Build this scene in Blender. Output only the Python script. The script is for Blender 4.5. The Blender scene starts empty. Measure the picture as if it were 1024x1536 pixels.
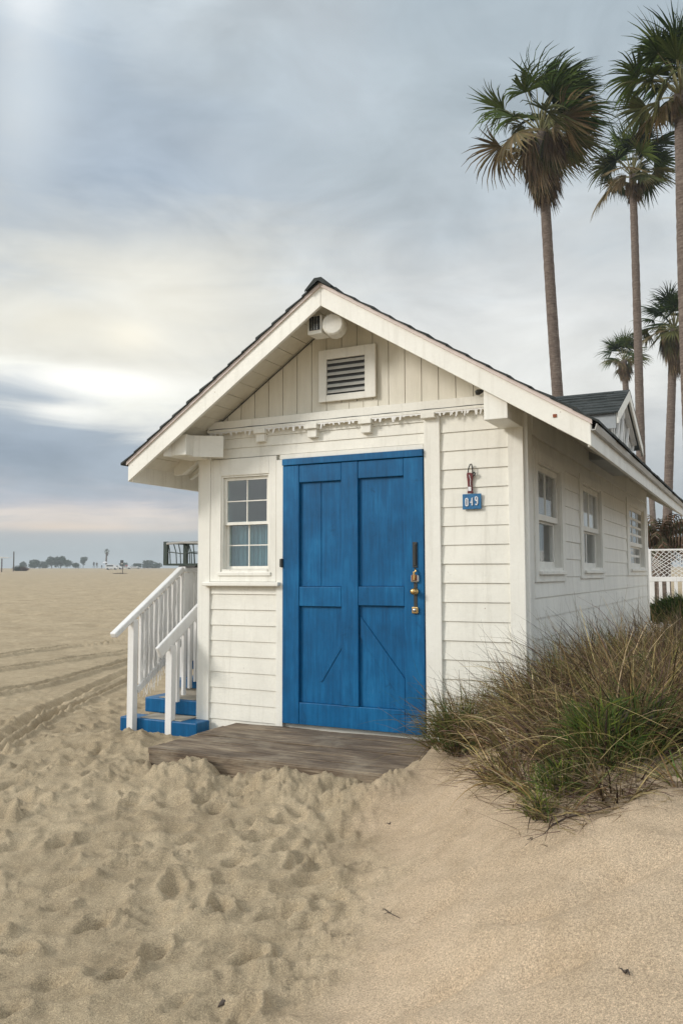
import bpy, math, random
import numpy as np
from mathutils import Vector, Matrix
random.seed(7); rng=np.random.default_rng(11)
sc=bpy.context.scene; C=sc.collection
PI=math.pi
CAM=(1.4564,-5.8101,1.1807); YAW,PITCH,ROLL=0.4639,0.0743,-0.0024; FPX=1243.8
# ------------------------------------------------------------------ materials
def srgb(r,g,b):
    f=lambda c:(c/255/12.92) if c/255<=0.04045 else ((c/255+0.055)/1.055)**2.4
    return (f(r),f(g),f(b),1)
class NT:
    def __init__(s,tree): s.t=tree; s.n=tree.nodes; s.l=tree.links
    def new(s,typ,**kw):
        n=s.n.new(typ)
        for k,v in kw.items(): setattr(n,k,v)
        return n
    def put(s,sock,v):
        if isinstance(v,bpy.types.NodeSocket): s.l.new(v,sock)
        else: sock.default_value=v
    def math(s,op,a,b=0.0,c=0.0,clamp=False):
        n=s.new('ShaderNodeMath',operation=op); n.use_clamp=clamp
        s.put(n.inputs[0],a); s.put(n.inputs[1],b); s.put(n.inputs[2],c); return n.outputs[0]
    def noise(s,vec,scale,detail=4,rough=.55,dist=0.0):
        n=s.new('ShaderNodeTexNoise'); s.put(n.inputs['Vector'],vec)
        n.inputs['Scale'].default_value=scale; n.inputs['Detail'].default_value=detail
        n.inputs['Roughness'].default_value=rough; n.inputs['Distortion'].default_value=dist
        return n.outputs['Fac']
    def mapping(s,vec,scale=(1,1,1),loc=(0,0,0),rot=(0,0,0)):
        n=s.new('ShaderNodeMapping'); s.put(n.inputs['Vector'],vec)
        n.inputs['Scale'].default_value=scale; n.inputs['Location'].default_value=loc; n.inputs['Rotation'].default_value=rot
        return n.outputs[0]
    def ramp(s,fac,stops,interp='LINEAR'):
        n=s.new('ShaderNodeValToRGB'); s.put(n.inputs[0],fac); cr=n.color_ramp; cr.interpolation=interp
        while len(cr.elements)<len(stops): cr.elements.new(0.5)
        for e,(p,c) in zip(cr.elements,stops): e.position=p
        for e,(p,c) in zip(cr.elements,stops): e.color=c if len(c)==4 else (*c,1)
        return n.outputs[0]
    def mix(s,fac,a,b,mode='MIX'):
        n=s.new('ShaderNodeMix',data_type='RGBA',blend_type=mode)
        s.put(n.inputs[0],fac); s.put(n.inputs[6],a); s.put(n.inputs[7],b); return n.outputs[2]
def mat(name):
    m=bpy.data.materials.new(name); m.use_nodes=True; t=NT(m.node_tree)
    b=t.n['Principled BSDF']; co=t.new('ShaderNodeTexCoord').outputs['Object']
    return m,t,b,co
def bump(t,b,h,strength=.3,dist=.01):
    n=t.new('ShaderNodeBump'); n.inputs['Strength'].default_value=strength; n.inputs['Distance'].default_value=dist
    t.put(n.inputs['Height'],h); t.l.new(n.outputs[0],b.inputs['Normal'])
def gvec(t):
    return t.new('ShaderNodeNewGeometry').outputs['Position']
def paint(name,c1,c2,rough=.5,stretch=(1,1,1),chips=None,bs=.25,sc_=3):
    m,t,b,co=mat(name); g=gvec(t); v=t.mapping(g,scale=stretch)
    n1=t.noise(v,sc_,6,.6); n2=t.noise(v,sc_*14,4,.6)
    f=t.math('ADD',t.math('MULTIPLY',n1,.7),t.math('MULTIPLY',n2,.3))
    col=t.ramp(f,[(.33,c2),(.62,c1)])
    if chips:
        n3=t.noise(g,38,5,.7); n4=t.noise(g,3.1,3,.5)
        k=t.ramp(t.math('ADD',n3,t.math('MULTIPLY',n4,.35)),[(.895,(0,0,0)),(.91,(.9,.9,.9))])
        col=t.mix(k,col,chips)
    if chips:
        st=t.noise(t.mapping(g,scale=(9,9,.55)),2.2,6,.65,.4); col=t.mix(t.ramp(st,[(.52,(0,0,0)),(.72,(.32,.32,.32))]),col,(c2[0]*.66,c2[1]*.64,c2[2]*.60,1))
        vo=t.new('ShaderNodeTexVoronoi'); vo.inputs['Scale'].default_value=5.5; t.l.new(g,vo.inputs['Vector'])
        col=t.mix(t.ramp(vo.outputs['Distance'],[(.012,(.8,.8,.8)),(.03,(0,0,0))]),col,(.22,.14,.08,1))
    t.l.new(col,b.inputs['Base Color']); b.inputs['Roughness'].default_value=rough
    bump(t,b,n2,bs,.004); return m
M={}
M['white']=paint('white_paint',(.82,.795,.715),(.72,.695,.62),.5,(1,1,1),(.30,.25,.19,1))
M['whiteside']=paint('white_paint_weathered',(.80,.79,.745),(.68,.67,.635),.55,(1.5,1.5,.5),(.30,.27,.22,1))
M['gable']=paint('cream_paint',(.74,.70,.60),(.64,.60,.50),.5,(4,4,.4))
M['trim']=paint('white_gloss_trim',(.84,.82,.75),(.76,.735,.665),.42,(1,1,1),(.42,.36,.30,1))
M['pinktrim']=paint('pale_pink_undercoat_trim',(.70,.60,.56),(.58,.49,.45),.5)
M['rail']=paint('white_rail_paint',(.82,.81,.79),(.72,.71,.69),.42,(1,1,1),(.35,.3,.25,1))
M['slats']=paint('louvre_paint',(.60,.59,.55),(.42,.41,.38),.6)
M['grey']=paint('grey_board_paint',(.40,.42,.43),(.30,.32,.33),.6)
M['charcoal']=paint('charcoal_metal',(.02,.022,.022),(.035,.035,.03),.4,sc_=20)
M['cagegreen']=paint('dark_green_enamel',(.012,.035,.028),(.03,.04,.03),.4,sc_=20)
M['darkwood']=paint('weathered_stake',(.08,.06,.045),(.04,.03,.025),.8,(8,8,1))
M['red']=paint('red_webbing',(.16,.012,.014),(.06,.006,.008),.5,sc_=60)
M['rust']=paint('rusty_red',(.25,.07,.03),(.14,.04,.02),.8,sc_=30)
M['signblue']=paint('blue_sign_enamel',(.015,.15,.33),(.012,.10,.24),.35,sc_=30)
M['tile']=paint('white_tile',(.8,.8,.82),(.72,.72,.75),.3,sc_=30)
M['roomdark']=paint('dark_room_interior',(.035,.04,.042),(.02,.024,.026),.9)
M['concrete']=paint('sandy_riser_board',(.44,.39,.31),(.34,.30,.24),.85)
M['farwhite']=paint('far_white_paint',(.75,.75,.75),(.6,.6,.6),.6)
M['farred']=paint('far_red_plastic',(.4,.05,.04),(.3,.04,.03),.6)
def metal(name,c,rough=.3):
    m,t,b,co=mat(name); b.inputs['Base Color'].default_value=c; b.inputs['Metallic'].default_value=1
    g=gvec(t); n=t.noise(g,120,3); t.l.new(t.ramp(n,[(.3,(rough*.6,)*3),(.7,(min(1,rough*1.6),)*3)]),b.inputs['Roughness']); return m
M['brass']=metal('aged_brass',(.62,.42,.18,1),.28); M['steel']=metal('steel',(.6,.6,.58,1),.25)
M['gutter']=paint('gutter_paint',(.45,.44,.42),(.33,.32,.30),.4)
# blue door paint: brushed, with faded and darker strokes
m,t,b,co=mat('blue_door_paint'); g=gvec(t)
v=t.mapping(g,scale=(14,14,1.1)); n1=t.noise(v,3,6,.65,.4); n2=t.noise(t.mapping(g,scale=(1,1,1)),2.2,4,.6); n3=t.noise(t.mapping(g,scale=(60,60,4)),3,3,.6)
f=t.math('ADD',t.math('MULTIPLY',n1,.45),t.math('MULTIPLY',n2,.55))
c=t.ramp(f,[(.32,(.002,.056,.145)),(.5,(.003,.096,.240)),(.64,(.008,.145,.335))])
k=t.ramp(t.math('ADD',t.math('MULTIPLY',n3,.6),t.math('MULTIPLY',n2,.4)),[(.62,(0,0,0)),(.72,(.35,.35,.35))])
c=t.mix(k,c,(.09,.27,.47,1)); n6=t.noise(g,5.5,6,.7,.8); c=t.mix(t.ramp(n6,[(.62,(0,0,0)),(.70,(.5,.5,.5))]),c,(.002,.045,.12,1)); n7=t.noise(g,40,6,.78); c=t.mix(t.ramp(n7,[(.69,(0,0,0)),(.72,(.8,.8,.8))]),c,(.22,.25,.26,1)); t.l.new(c,b.inputs['Base Color']); b.inputs['Roughness'].default_value=.42
b.inputs['Specular IOR Level'].default_value=.25
bump(t,b,t.math('ADD',n3,t.math('MULTIPLY',n1,.7)),.35,.004); M['blue']=m
# weathered wood platform (grain along X)
m,t,b,co=mat('weathered_grey_wood'); g=gvec(t)
n1=t.noise(t.mapping(g,scale=(1.6,26,26)),2.2,8,.65,.6); n2=t.noise(t.mapping(g,scale=(.8,3,3)),2,4,.6); n3=t.noise(t.mapping(g,scale=(6,90,90)),2,3,.6)
f=t.math('ADD',t.math('MULTIPLY',n1,.6),t.math('MULTIPLY',n2,.4))
c=t.ramp(f,[(.34,(.035,.025,.018)),(.47,(.125,.088,.058)),(.56,(.225,.168,.112)),(.66,(.40,.325,.23))])
n5=t.noise(g,1.7,5,.65,.5)
c=t.mix(t.ramp(t.math('ADD',t.math('MULTIPLY',n5,.75),t.math('MULTIPLY',n3,.25)),[(.5,(0,0,0)),(.68,(.75,.75,.75))]),c,(.40,.34,.25,1))
t.l.new(c,b.inputs['Base Color']); b.inputs['Roughness'].default_value=.85
bump(t,b,t.math('ADD',n3,n1),.7,.006); M['deck']=m
# shingles
m,t,b,co=mat('green_black_shingle'); g=gvec(t); n1=t.noise(g,9,5,.6); n2=t.noise(g,160,3,.7)
c=t.ramp(t.math('ADD',t.math('MULTIPLY',n1,.5),t.math('MULTIPLY',n2,.5)),[(.35,(.010,.015,.014)),(.55,(.03,.036,.035)),(.7,(.10,.10,.098))])
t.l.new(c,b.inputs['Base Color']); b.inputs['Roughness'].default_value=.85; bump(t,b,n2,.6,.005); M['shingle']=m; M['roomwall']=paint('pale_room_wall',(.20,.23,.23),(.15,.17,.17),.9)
# glass: see-through pane with fresnel sky reflection
def glass(name,tint,trans):
    m=bpy.data.materials.new(name); m.use_nodes=True; t=NT(m.node_tree); out=t.n['Material Output']; t.n.remove(t.n['Principled BSDF'])
    tr=t.new('ShaderNodeBsdfTransparent'); tr.inputs[0].default_value=tint
    gl=t.new('ShaderNodeBsdfGlossy'); gl.inputs['Roughness'].default_value=.03; gl.inputs[0].default_value=(.9,.92,.93,1)
    lw=t.new('ShaderNodeFresnel'); lw.inputs[0].default_value=1.5
    mx=t.new('ShaderNodeMixShader'); bf=t.new('ShaderNodeNewGeometry').outputs['Backfacing']; t.l.new(t.math('MULTIPLY',t.math('MULTIPLY_ADD',lw.outputs[0],1.0,trans),t.math('SUBTRACT',1.0,bf)),mx.inputs[0]); t.l.new(tr.outputs[0],mx.inputs[1]); t.l.new(gl.outputs[0],mx.inputs[2])
    t.l.new(mx.outputs[0],out.inputs[0]); return m
M['glass']=glass('window_glass',(.84,.93,.95,1),.16)
M['sideglass']=glass('side_window_glass',(.97,.98,.98,1),.04)
# sand
m,t,b,co=mat('beach_sand'); g=gvec(t)
gr=t.noise(g,260,2,.8); gr2=t.noise(g,110,4,.8); br=t.noise(g,1.3,6,.6,.3); br2=t.noise(g,9,5,.6)
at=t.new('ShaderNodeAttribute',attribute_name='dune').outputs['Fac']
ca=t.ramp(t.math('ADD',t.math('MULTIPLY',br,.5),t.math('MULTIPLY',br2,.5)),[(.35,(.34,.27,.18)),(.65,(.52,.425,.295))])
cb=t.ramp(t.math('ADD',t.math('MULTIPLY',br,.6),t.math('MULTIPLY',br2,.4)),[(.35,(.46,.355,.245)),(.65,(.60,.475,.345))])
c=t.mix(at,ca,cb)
sp=t.ramp(t.math('ADD',t.math('MULTIPLY',gr,.6),t.math('MULTIPLY',gr2,.4)),[(.33,(.42,.40,.38)),(.5,(.93,.92,.9)),(.66,(1.6,1.55,1.45))])
c=t.mix(1.,c,sp,'MULTIPLY'); t.l.new(c,b.inputs['Base Color']); b.inputs['Roughness'].default_value=.95
b.inputs['Specular IOR Level'].default_value=.1
bump(t,b,t.math('ADD',gr,t.math('MULTIPLY',gr2,1.2)),.8,.006); M['sand']=m
# foliage with per-blade colour attribute
def attrmat(name,rough=.7,transl=.25):
    m,t,b,co=mat(name); a=t.new('ShaderNodeAttribute',attribute_name='tone').outputs['Color']
    g=gvec(t); n=t.noise(g,30,3); c=t.mix(1,a,t.ramp(n,[(.3,(.75,.75,.75)),(.7,(1.25,1.25,1.25))]),'MULTIPLY')
    t.l.new(c,b.inputs['Base Color']); b.inputs['Roughness'].default_value=rough; b.inputs['Specular IOR Level'].default_value=.12
    return m
M['grass']=attrmat('dune_grass_blades',.8); M['frond']=attrmat('palm_fronds',.85); M['leaf']=attrmat('leaf_clumps',.8)
m,t,b,co=mat('palm_trunk_bark'); 
n=t.noise(t.mapping(co,scale=(3,3,26)),1,5,.7,.3); n2=t.noise(co,14,4,.7)
c=t.ramp(t.math('ADD',t.math('MULTIPLY',n,.6),t.math('MULTIPLY',n2,.4)),[(.36,(.07,.05,.04)),(.52,(.155,.12,.10)),(.68,(.26,.215,.18))])
t.l.new(c,b.inputs['Base Color']); b.inputs['Roughness'].default_value=.9; bump(t,b,n,.8,.03); M['trunk']=m
# ------------------------------------------------------------------ mesh builder
FRONT=lambda u,n,z:(u,-n,z)      # wall facing -Y
SIDE=lambda u,n,z:(n,u,z)        # wall facing +X
IDT=lambda x,y,z:(x,y,z)
class MB:
    def __init__(s,f=IDT): s.v=[];s.f=[];s.m=f
    def add(s,vs,fs):
        k=len(s.v); s.v+= [s.m(*p) for p in vs]; s.f+=[tuple(i+k for i in q) for q in fs]; return s
    def box(s,x0,x1,y0,y1,z0,z1):
        return s.add([(x,y,z) for z in (z0,z1) for y in (y0,y1) for x in (x0,x1)],[(0,2,3,1),(4,5,7,6),(0,1,5,4),(2,6,7,3),(0,4,6,2),(1,3,7,5)])
    def prism(s,pts,d):   # pts: list of 3D points (planar), d: extrusion vector
        n=len(pts); b=[tuple(p[i]+d[i] for i in range(3)) for p in pts]
        return s.add(list(pts)+b,[tuple(range(n))[::-1],tuple(range(n,2*n))]+[(i,(i+1)%n,n+(i+1)%n,n+i) for i in range(n)])
    def beam(s,a,b,w,h,up=(0,0,1)):
        a=Vector(a);b=Vector(b);d=(b-a).normalized();r=d.cross(Vector(up))
        if r.length<1e-4: r=d.cross(Vector((1,0,0)))
        r.normalize();u=r.cross(d); vs=[]
        for p in (a,b):
            for i,j in((-1,-1),(1,-1),(1,1),(-1,1)): vs.append(tuple(p+r*(i*w/2)+u*(j*h/2)))
        return s.add(vs,[(3,2,1,0),(4,5,6,7),(0,1,5,4),(1,2,6,5),(2,3,7,6),(3,0,4,7)])
    def tube(s,pts,rad,k=6,cap=True):
        pts=[Vector(p) for p in pts]; n=len(pts); rs=rad if isinstance(rad,(list,tuple)) else [rad]*n
        vs=[];fs=[];ref=None
        for i,p in enumerate(pts):
            d=(pts[min(i+1,n-1)]-pts[max(i-1,0)]).normalized()
            if ref is None: ref=d.orthogonal().normalized()
            ref=(ref-d*ref.dot(d)); ref=ref.normalized() if ref.length>1e-6 else d.orthogonal().normalized()
            o=d.cross(ref)
            for j in range(k):
                a=2*PI*j/k; vs.append(tuple(p+(ref*math.cos(a)+o*math.sin(a))*rs[i]))
        for i in range(n-1):
            for j in range(k): fs.append((i*k+j,i*k+(j+1)%k,(i+1)*k+(j+1)%k,(i+1)*k+j))
        if cap: fs+= [tuple(range(k))[::-1],tuple(range((n-1)*k,n*k))]
        return s.add(vs,fs)
    def lathe(s,c,axis,prof,k=20):   # prof: list (r, t along axis)
        ax=Vector(axis).normalized(); r=ax.orthogonal().normalized(); o=ax.cross(r); c=Vector(c); vs=[];fs=[]
        for (R,tt) in prof:
            for j in range(k):
                a=2*PI*j/k; vs.append(tuple(c+ax*tt+(r*math.cos(a)+o*math.sin(a))*max(R,1e-4)))
        for i in range(len(prof)-1):
            for j in range(k): fs.append((i*k+j,i*k+(j+1)%k,(i+1)*k+(j+1)%k,(i+1)*k+j))
        fs+=[tuple(range(k))[::-1],tuple(range((len(prof)-1)*k,len(prof)*k))]
        return s.add(vs,fs)
    def build(s,name,m,parent=None,bevel=0,smooth=False,recalc=True,colors=None):
        me=bpy.data.meshes.new(name); o0=Vector((0,0,0))
        if parent is not None: o0=parent.matrix_world.translation if False else WORG.get(parent.name,Vector((0,0,0)))
        me.from_pydata([tuple(Vector(p)-o0) for p in s.v],[],s.f); me.update()
        if recalc and len(s.f)<60000:
            import bmesh; bm=bmesh.new(); bm.from_mesh(me); bmesh.ops.recalc_face_normals(bm,faces=bm.faces); bm.to_mesh(me); bm.free()
        if m: me.materials.append(m)
        if smooth: me.shade_smooth()
        if colors is not None:
            a=me.attributes.new('tone','FLOAT_COLOR','POINT'); a.data.foreach_set('color',np.asarray(colors,dtype=np.float32).ravel())
        o=bpy.data.objects.new(name,me); C.objects.link(o)
        if parent is not None: o.parent=parent; WORG[o.name]=o0
        if bevel:
            b=o.modifiers.new('bevel','BEVEL'); b.width=bevel; b.segments=2; b.limit_method='ANGLE'; b.angle_limit=.6
        return o
WORG={}
def tag(o,label=None,cat=None,group=None,kind=None):
    if label:o['label']=label
    if cat:o['category']=cat
    if group:o['group']=group
    if kind:o['kind']=kind
    return o
def thing(name,label,cat,loc=(0,0,0),group=None):
    o=bpy.data.objects.new(name,None); C.objects.link(o); o.location=loc; o.empty_display_size=.2
    WORG[o.name]=Vector(loc); return tag(o,label,cat,group)
# ------------------------------------------------------------------ camera
def basis():
    f=Vector((-math.sin(YAW)*math.cos(PITCH),math.cos(YAW)*math.cos(PITCH),math.sin(PITCH)))
    r=Vector((math.cos(YAW),math.sin(YAW),0)); u=r.cross(f)
    return r*math.cos(ROLL)+u*math.sin(ROLL), -r*math.sin(ROLL)+u*math.cos(ROLL), f
R_,U_,F_=basis()
cd=bpy.data.cameras.new('camera'); cam=bpy.data.objects.new('camera',cd); C.objects.link(cam)
mw=Matrix.Identity(4)
for i in range(3): mw[i][0]=R_[i]; mw[i][1]=U_[i]; mw[i][2]=-F_[i]; mw[i][3]=CAM[i]
cam.matrix_world=mw; cd.sensor_fit='VERTICAL'; cd.sensor_height=36; cd.lens=FPX/1536*36; cd.clip_end=5000; cd.clip_start=.05
sc.camera=cam
def raydir(px,py): return (F_+R_*((px-512)/FPX)-U_*((py-768)/FPX))
# ------------------------------------------------------------------ terrain
def vnoise(x,y,seed):
    xi=np.floor(x).astype(np.int64); yi=np.floor(y).astype(np.int64); fx=x-xi; fy=y-yi
    fx=fx*fx*(3-2*fx); fy=fy*fy*(3-2*fy)
    def h(a,b):
        n=(a*374761393+b*668265263+seed*1442695041)&0xffffffff
        n=((n^(n>>13))*1274126177)&0xffffffff; n=n^(n>>16); return (n&0xffff)/65535.0
    return (h(xi,yi)*(1-fx)+h(xi+1,yi)*fx)*(1-fy)+(h(xi,yi+1)*(1-fx)+h(xi+1,yi+1)*fx)*fy
def fbm(x,y,seed,o=4):
    s=0;a=.5
    for i in range(o): s=s+a*vnoise(x*2**i,y*2**i,seed+i); a*=.5
    return s/(1-.5**o)
def sm(t): t=np.clip(t,0,1); return t*t*(3-2*t)
def xb(y): return np.where(y>-1.1,-.80,-.80+(-1.1-y)*.32)
def Hbase(x,y):
    x=np.asarray(x,float); y=np.asarray(y,float)
    d=np.hypot(x-CAM[0],y-CAM[1])
    z=-.17-.13*sm((-y-.8)/3.0)-.05*sm((-3.6-x)/3)
    z=z+.0102*np.clip(d-22,0,480)
    s=x-xb(y)
    D=.60*sm(s/1.5)*sm((y+5.4)/3.2)*(1-sm((y-30)/30))
    D=np.where((y>.3)&(x<-.15),0,D)
    z=z+D
    z=z+.17*np.exp(-((x+.36)**2/.24**2+(y+.72)**2/.50**2))
    return z
def Hn(x,y):
    return float(Hbase(np.array([x]),np.array([y]))[0])
def ground_hit(px,py,tmax=700):
    d=raydir(px,py); t=.5; prev=t
    while t<tmax:
        p=Vector(CAM)+d*t
        if p.z<Hn(p.x,p.y):
            a,b=prev,t
            for _ in range(30):
                mmm=(a+b)/2; p=Vector(CAM)+d*mmm
                if p.z<Hn(p.x,p.y): b=mmm
                else: a=mmm
            return Vector(CAM)+d*b
        prev=t; t*=1.02
    p=Vector(CAM)+d*tmax; return Vector((p.x,p.y,Hn(p.x,p.y)))
def make_ground():
    r=[.7]
    while r[-1]<70: r.append(r[-1]*(1.0060 if r[-1]<6 else 1.0042 if r[-1]<17 else 1.008))
    while r[-1]<1250: r.append(r[-1]*1.025)
    r=np.array(r); fa=YAW+PI/2
    a=np.concatenate([np.linspace(fa-.56,fa+.56,620),np.linspace(fa+.56,fa+2*PI-.56,90)[1:-1]])
    na,nr=len(a),len(r)
    A,Rr=np.meshgrid(a,r); X=CAM[0]+Rr*np.cos(A); Y=CAM[1]+Rr*np.sin(A)
    X=X.ravel();Y=Y.ravel(); Z=Hbase(X,Y)
    d=np.hypot(X-CAM[0],Y-CAM[1])
    s=X-xb(Y)-.08+ (fbm(X*1.2,Y*1.2,3)-.5)*.9+(fbm(X*6,Y*6,8)-.5)*.25
    trod=1-sm((s+.15)/.55); smooth=1-trod
    near=1-sm((d-14)/20)
    # broad undulation
    Z+= (fbm(X*.9,Y*.9,21,3)-.5)*.05*trod
    trod=trod*(1-.80*sm((d-7.0)/4.5))
    qx=X+.12*(fbm(X*2,Y*2,31)-.5); qy=Y+.12*(fbm(X*2,Y*2,33)-.5)
    # footprints
    N=1300; fx=rng.uniform(-7.5,.7,N); fy=rng.uniform(-5.3,5.5,N)
    keep=(fx<xb(fy)+.15)&~((fx>-2.85)&(fy>-1.25))&~((fx>-3.8)&(fy>-.5)); fx=fx[keep];fy=fy[keep]
    foot=np.zeros_like(Z)
    idx=np.where(d<13)[0]; xs=X[idx];ys=Y[idx]; o=np.argsort(xs); idx=idx[o]; xs=xs[o]; ys=ys[o]
    for i in range(len(fx)):
        R0=.3; lo=np.searchsorted(xs,fx[i]-R0); hi=np.searchsorted(xs,fx[i]+R0)
        yy=ys[lo:hi]; msk=np.abs(yy-fy[i])<R0; k=idx[lo:hi][msk]; 
        if not len(k): continue
        th=rng.normal(.9,.45); ca,sa=math.cos(th),math.sin(th)
        dx=xs[lo:hi][msk]-fx[i]; dy=yy[msk]-fy[i]
        sc0=rng.uniform(.5,.95); u=(dx*ca+dy*sa)/(.105*sc0); v=(-dx*sa+dy*ca)/(.060*sc0)
        q=(np.abs(u)**1.5+np.abs(v)**1.5)**1.33; dep=rng.uniform(.018,.052)
        q1=np.sqrt(q)
        prof=-dep*np.exp(-q**1.8)*(1+.5*u*np.exp(-q)) + dep*.42*np.exp(-((q1-1.45)/.38)**2)*(1+.6*np.tanh(u))
        foot[k]+=prof
    Z+=np.clip(foot,-.09,.04)*trod
    def worley(x,y,seed):
        xi=np.floor(x).astype(np.int64); yi=np.floor(y).astype(np.int64); best=np.full(x.shape,9.); rid=np.zeros(x.shape)
        for di in (-1,0,1):
            for dj in (-1,0,1):
                a=xi+di;c=yi+dj; n=(a*374761393+c*668265263+seed*1274126177)&0xffffffff; n=((n^(n>>13))*1274126177)&0xffffffff; n=n^(n>>16)
                r1=(n&0xfff)/4095.; r2=((n>>12)&0xfff)/4095.; r3=((n>>20)&0xff)/255.
                dd=np.hypot(a+.1+.8*r1-x,c+.1+.8*r2-y); m_=dd<best; best=np.where(m_,dd,best); rid=np.where(m_,r3,rid)
        return best,rid
    wx=X+.10*(fbm(X*3,Y*3,501)-.5); wy=Y+.10*(fbm(X*3,Y*3,502)-.5)
    ca_,sa_=math.cos(.75),math.sin(.75)
    w_,id_=worley((wx*ca_+wy*sa_)/.195,(-wx*sa_+wy*ca_)/.118,9); amp=.3+.7*sm((fbm(X*1.1,Y*1.1,503,2)-.3)/.3)
    Z+=trod*near*amp*(.25+.75*id_)*.108*(np.clip(w_,0,.75)**1.6-.25)
    w_,id_=worley((wx*ca_+wy*sa_)/.10+7,(-wx*sa_+wy*ca_)/.062,19); Z+=trod*near*(.2+.8*id_)*.030*(np.clip(w_,0,.8)**1.5-.25)
    # wind-worn ridges in the trodden sand
    w1=fbm(X*3.2+Y*1.1,Y*2.0-X*.9,40,4); Z+=(1-np.abs(2*w1-1))*.016*trod*near
    Z+=(fbm(X*13,Y*13,77,4)-.5)*.016*trod*near
    # clumpy band along the boundary and around the platform
    band=np.exp(-((s-.0)/.22)**2)*sm((Y+5.8)/1)*(1-sm((Y+1.0)/.3))
    cl=fbm(X*22,Y*22,90,4); Z+=(cl-.5)*.040*band
    near_deck=np.exp(-((Y+1.36)/.30)**2)*sm((X+3.0)/.4)*(1-sm((X+.55)/.3))
    hp=fbm(X*2.6,Y*1.3,55,3); Z+=near_deck*(.01+.105*sm((hp-.45)/.22))
    Z+=(np.abs(2*fbm(X*17,Y*17,120,4)-1))*.055*near_deck
    nd2=np.exp(-(((X+3.05)/.45)**2+((Y+.62)/.3)**2)); Z+=nd2*(.07+.03*fbm(X*12,Y*12,61)); nd3=np.exp(-(((X+2.52)/.17)**2+((Y+.16)/.22)**2)); Z+=nd3*(.075+.03*fbm(X*12,Y*12,66))
    # dune: soft ripples and a few shallow scallops
    Z+=smooth*near*((fbm(X*1.4-Y*.6,Y*3.2+X*1.2,200,3)-.5)*.085+(fbm(X*2.2+Y*6,Y*5-X*2.,230,3)-.5)*.026+(fbm(X*20,Y*20,240,3)-.5)*.006)
    for (cx,cy,rx,ry,dp,th) in [(.55,-3.25,.16,.07,.03,.5),(.85,-3.3,.13,.06,.026,.2),(.35,-2.8,.2,.05,.02,.9),(1.05,-2.95,.22,.06,.02,.6),(.72,-3.05,.1,.05,.025,-.2),(.2,-2.2,.25,.04,.015,1.0),(.95,-2.5,.25,.04,.015,.7),(.3,-3.4,.1,.05,.03,0.3)]:
        dx=X-cx;dy=Y-cy;u=(dx*math.cos(th)+dy*math.sin(th))/rx;v=(-dx*math.sin(th)+dy*math.cos(th))/ry
        Z+=-1.7*dp*np.exp(-(u*u+v*v))*(1+.8*np.tanh(2*v))*near
    # tyre tracks across the plain
    for pts,w,dp in TRACKS:
        best=np.full(len(X),9.)
        bi=(d<40)
        xx=X[bi];yy=Y[bi];bb=best[bi]
        for (p,q) in zip(pts[:-1],pts[1:]):
            vx,vy=q[0]-p[0],q[1]-p[1]; L2=vx*vx+vy*vy
            tt=np.clip(((xx-p[0])*vx+(yy-p[1])*vy)/L2,0,1); bb=np.minimum(bb,np.hypot(xx-p[0]-tt*vx,yy-p[1]-tt*vy))
        bb=bb+(fbm(xx*2,yy*2,300)-.5)*.03
        dz=np.zeros(len(X)); dz[bi]=-dp*np.exp(-(bb/w)**2)+dp*.7*np.exp(-((bb-2*w)/(w*.7))**2)
        Z+=dz
    # wheel/rake relief farther out
    far=sm((d-8)/8)
    Z+=far*(1-sm((d-90)/60))*(fbm((X+Y*.4)*.55,(Y-X*.35)*1.6,400,4)-.5)*(.05+.10*sm((d-14)/10))
    Z+=far*(1-sm((d-60)/50))*(fbm(X*3,Y*3,410,3)-.5)*.03
    me=bpy.data.meshes.new('sand_ground')
    n0=len(X); V=np.empty((n0+1,3)); V[:n0,0]=X;V[:n0,1]=Y;V[:n0,2]=Z; V[n0]=(CAM[0],CAM[1],Z[:na].mean())
    i=np.arange(nr-1)[:,None]*na; j=np.arange(na)[None,:]; j2=(j+1)%na
    Q=np.stack([i+j,i+na+j,i+na+j2,i+j2],-1).reshape(-1,4)
    T=np.stack([np.full(na,n0),np.arange(na),(np.arange(na)+1)%na],-1)
    nq,ntr=len(Q),len(T); me.vertices.add(n0+1); me.vertices.foreach_set('co',V.ravel())
    me.loops.add(nq*4+ntr*3); me.loops.foreach_set('vertex_index',np.concatenate([Q.ravel(),T.ravel()]).astype(np.int32))
    me.polygons.add(nq+ntr); ls=np.concatenate([np.arange(nq)*4,nq*4+np.arange(ntr)*3]).astype(np.int32)
    me.polygons.foreach_set('loop_start',ls)
    me.update(calc_edges=True); me.validate()
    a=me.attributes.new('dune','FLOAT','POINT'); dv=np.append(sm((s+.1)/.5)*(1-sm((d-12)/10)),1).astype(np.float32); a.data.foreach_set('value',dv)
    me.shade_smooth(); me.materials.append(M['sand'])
    o=bpy.data.objects.new('sand_ground',me); C.objects.link(o); tag(o,kind='structure',label='trodden pale beach sand rising into a smooth dune'); return o
def gp(*pp): return [(p.x,p.y) for p in (ground_hit(*q) for q in pp)]
TRACKS=[(gp((-40,990),(60,976),(190,961),(330,945)),.045,.085),(gp((-40,1012),(60,998),(190,979),(330,955)),.045,.085),
        (gp((-40,1052),(60,1030),(130,1012),(200,990),(330,962)),.045,.085),(gp((-30,1135),(20,1100),(70,1065),(130,1035),(200,1006),(300,975)),.06,.045),
        (gp((-30,1155),(30,1110),(80,1078),(140,1046),(200,1018)),.035,.05),(gp((-40,925),(200,915),(330,905)),.10,.05),(gp((-40,886),(120,882),(330,876)),.2,.05)]
make_ground()
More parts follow.
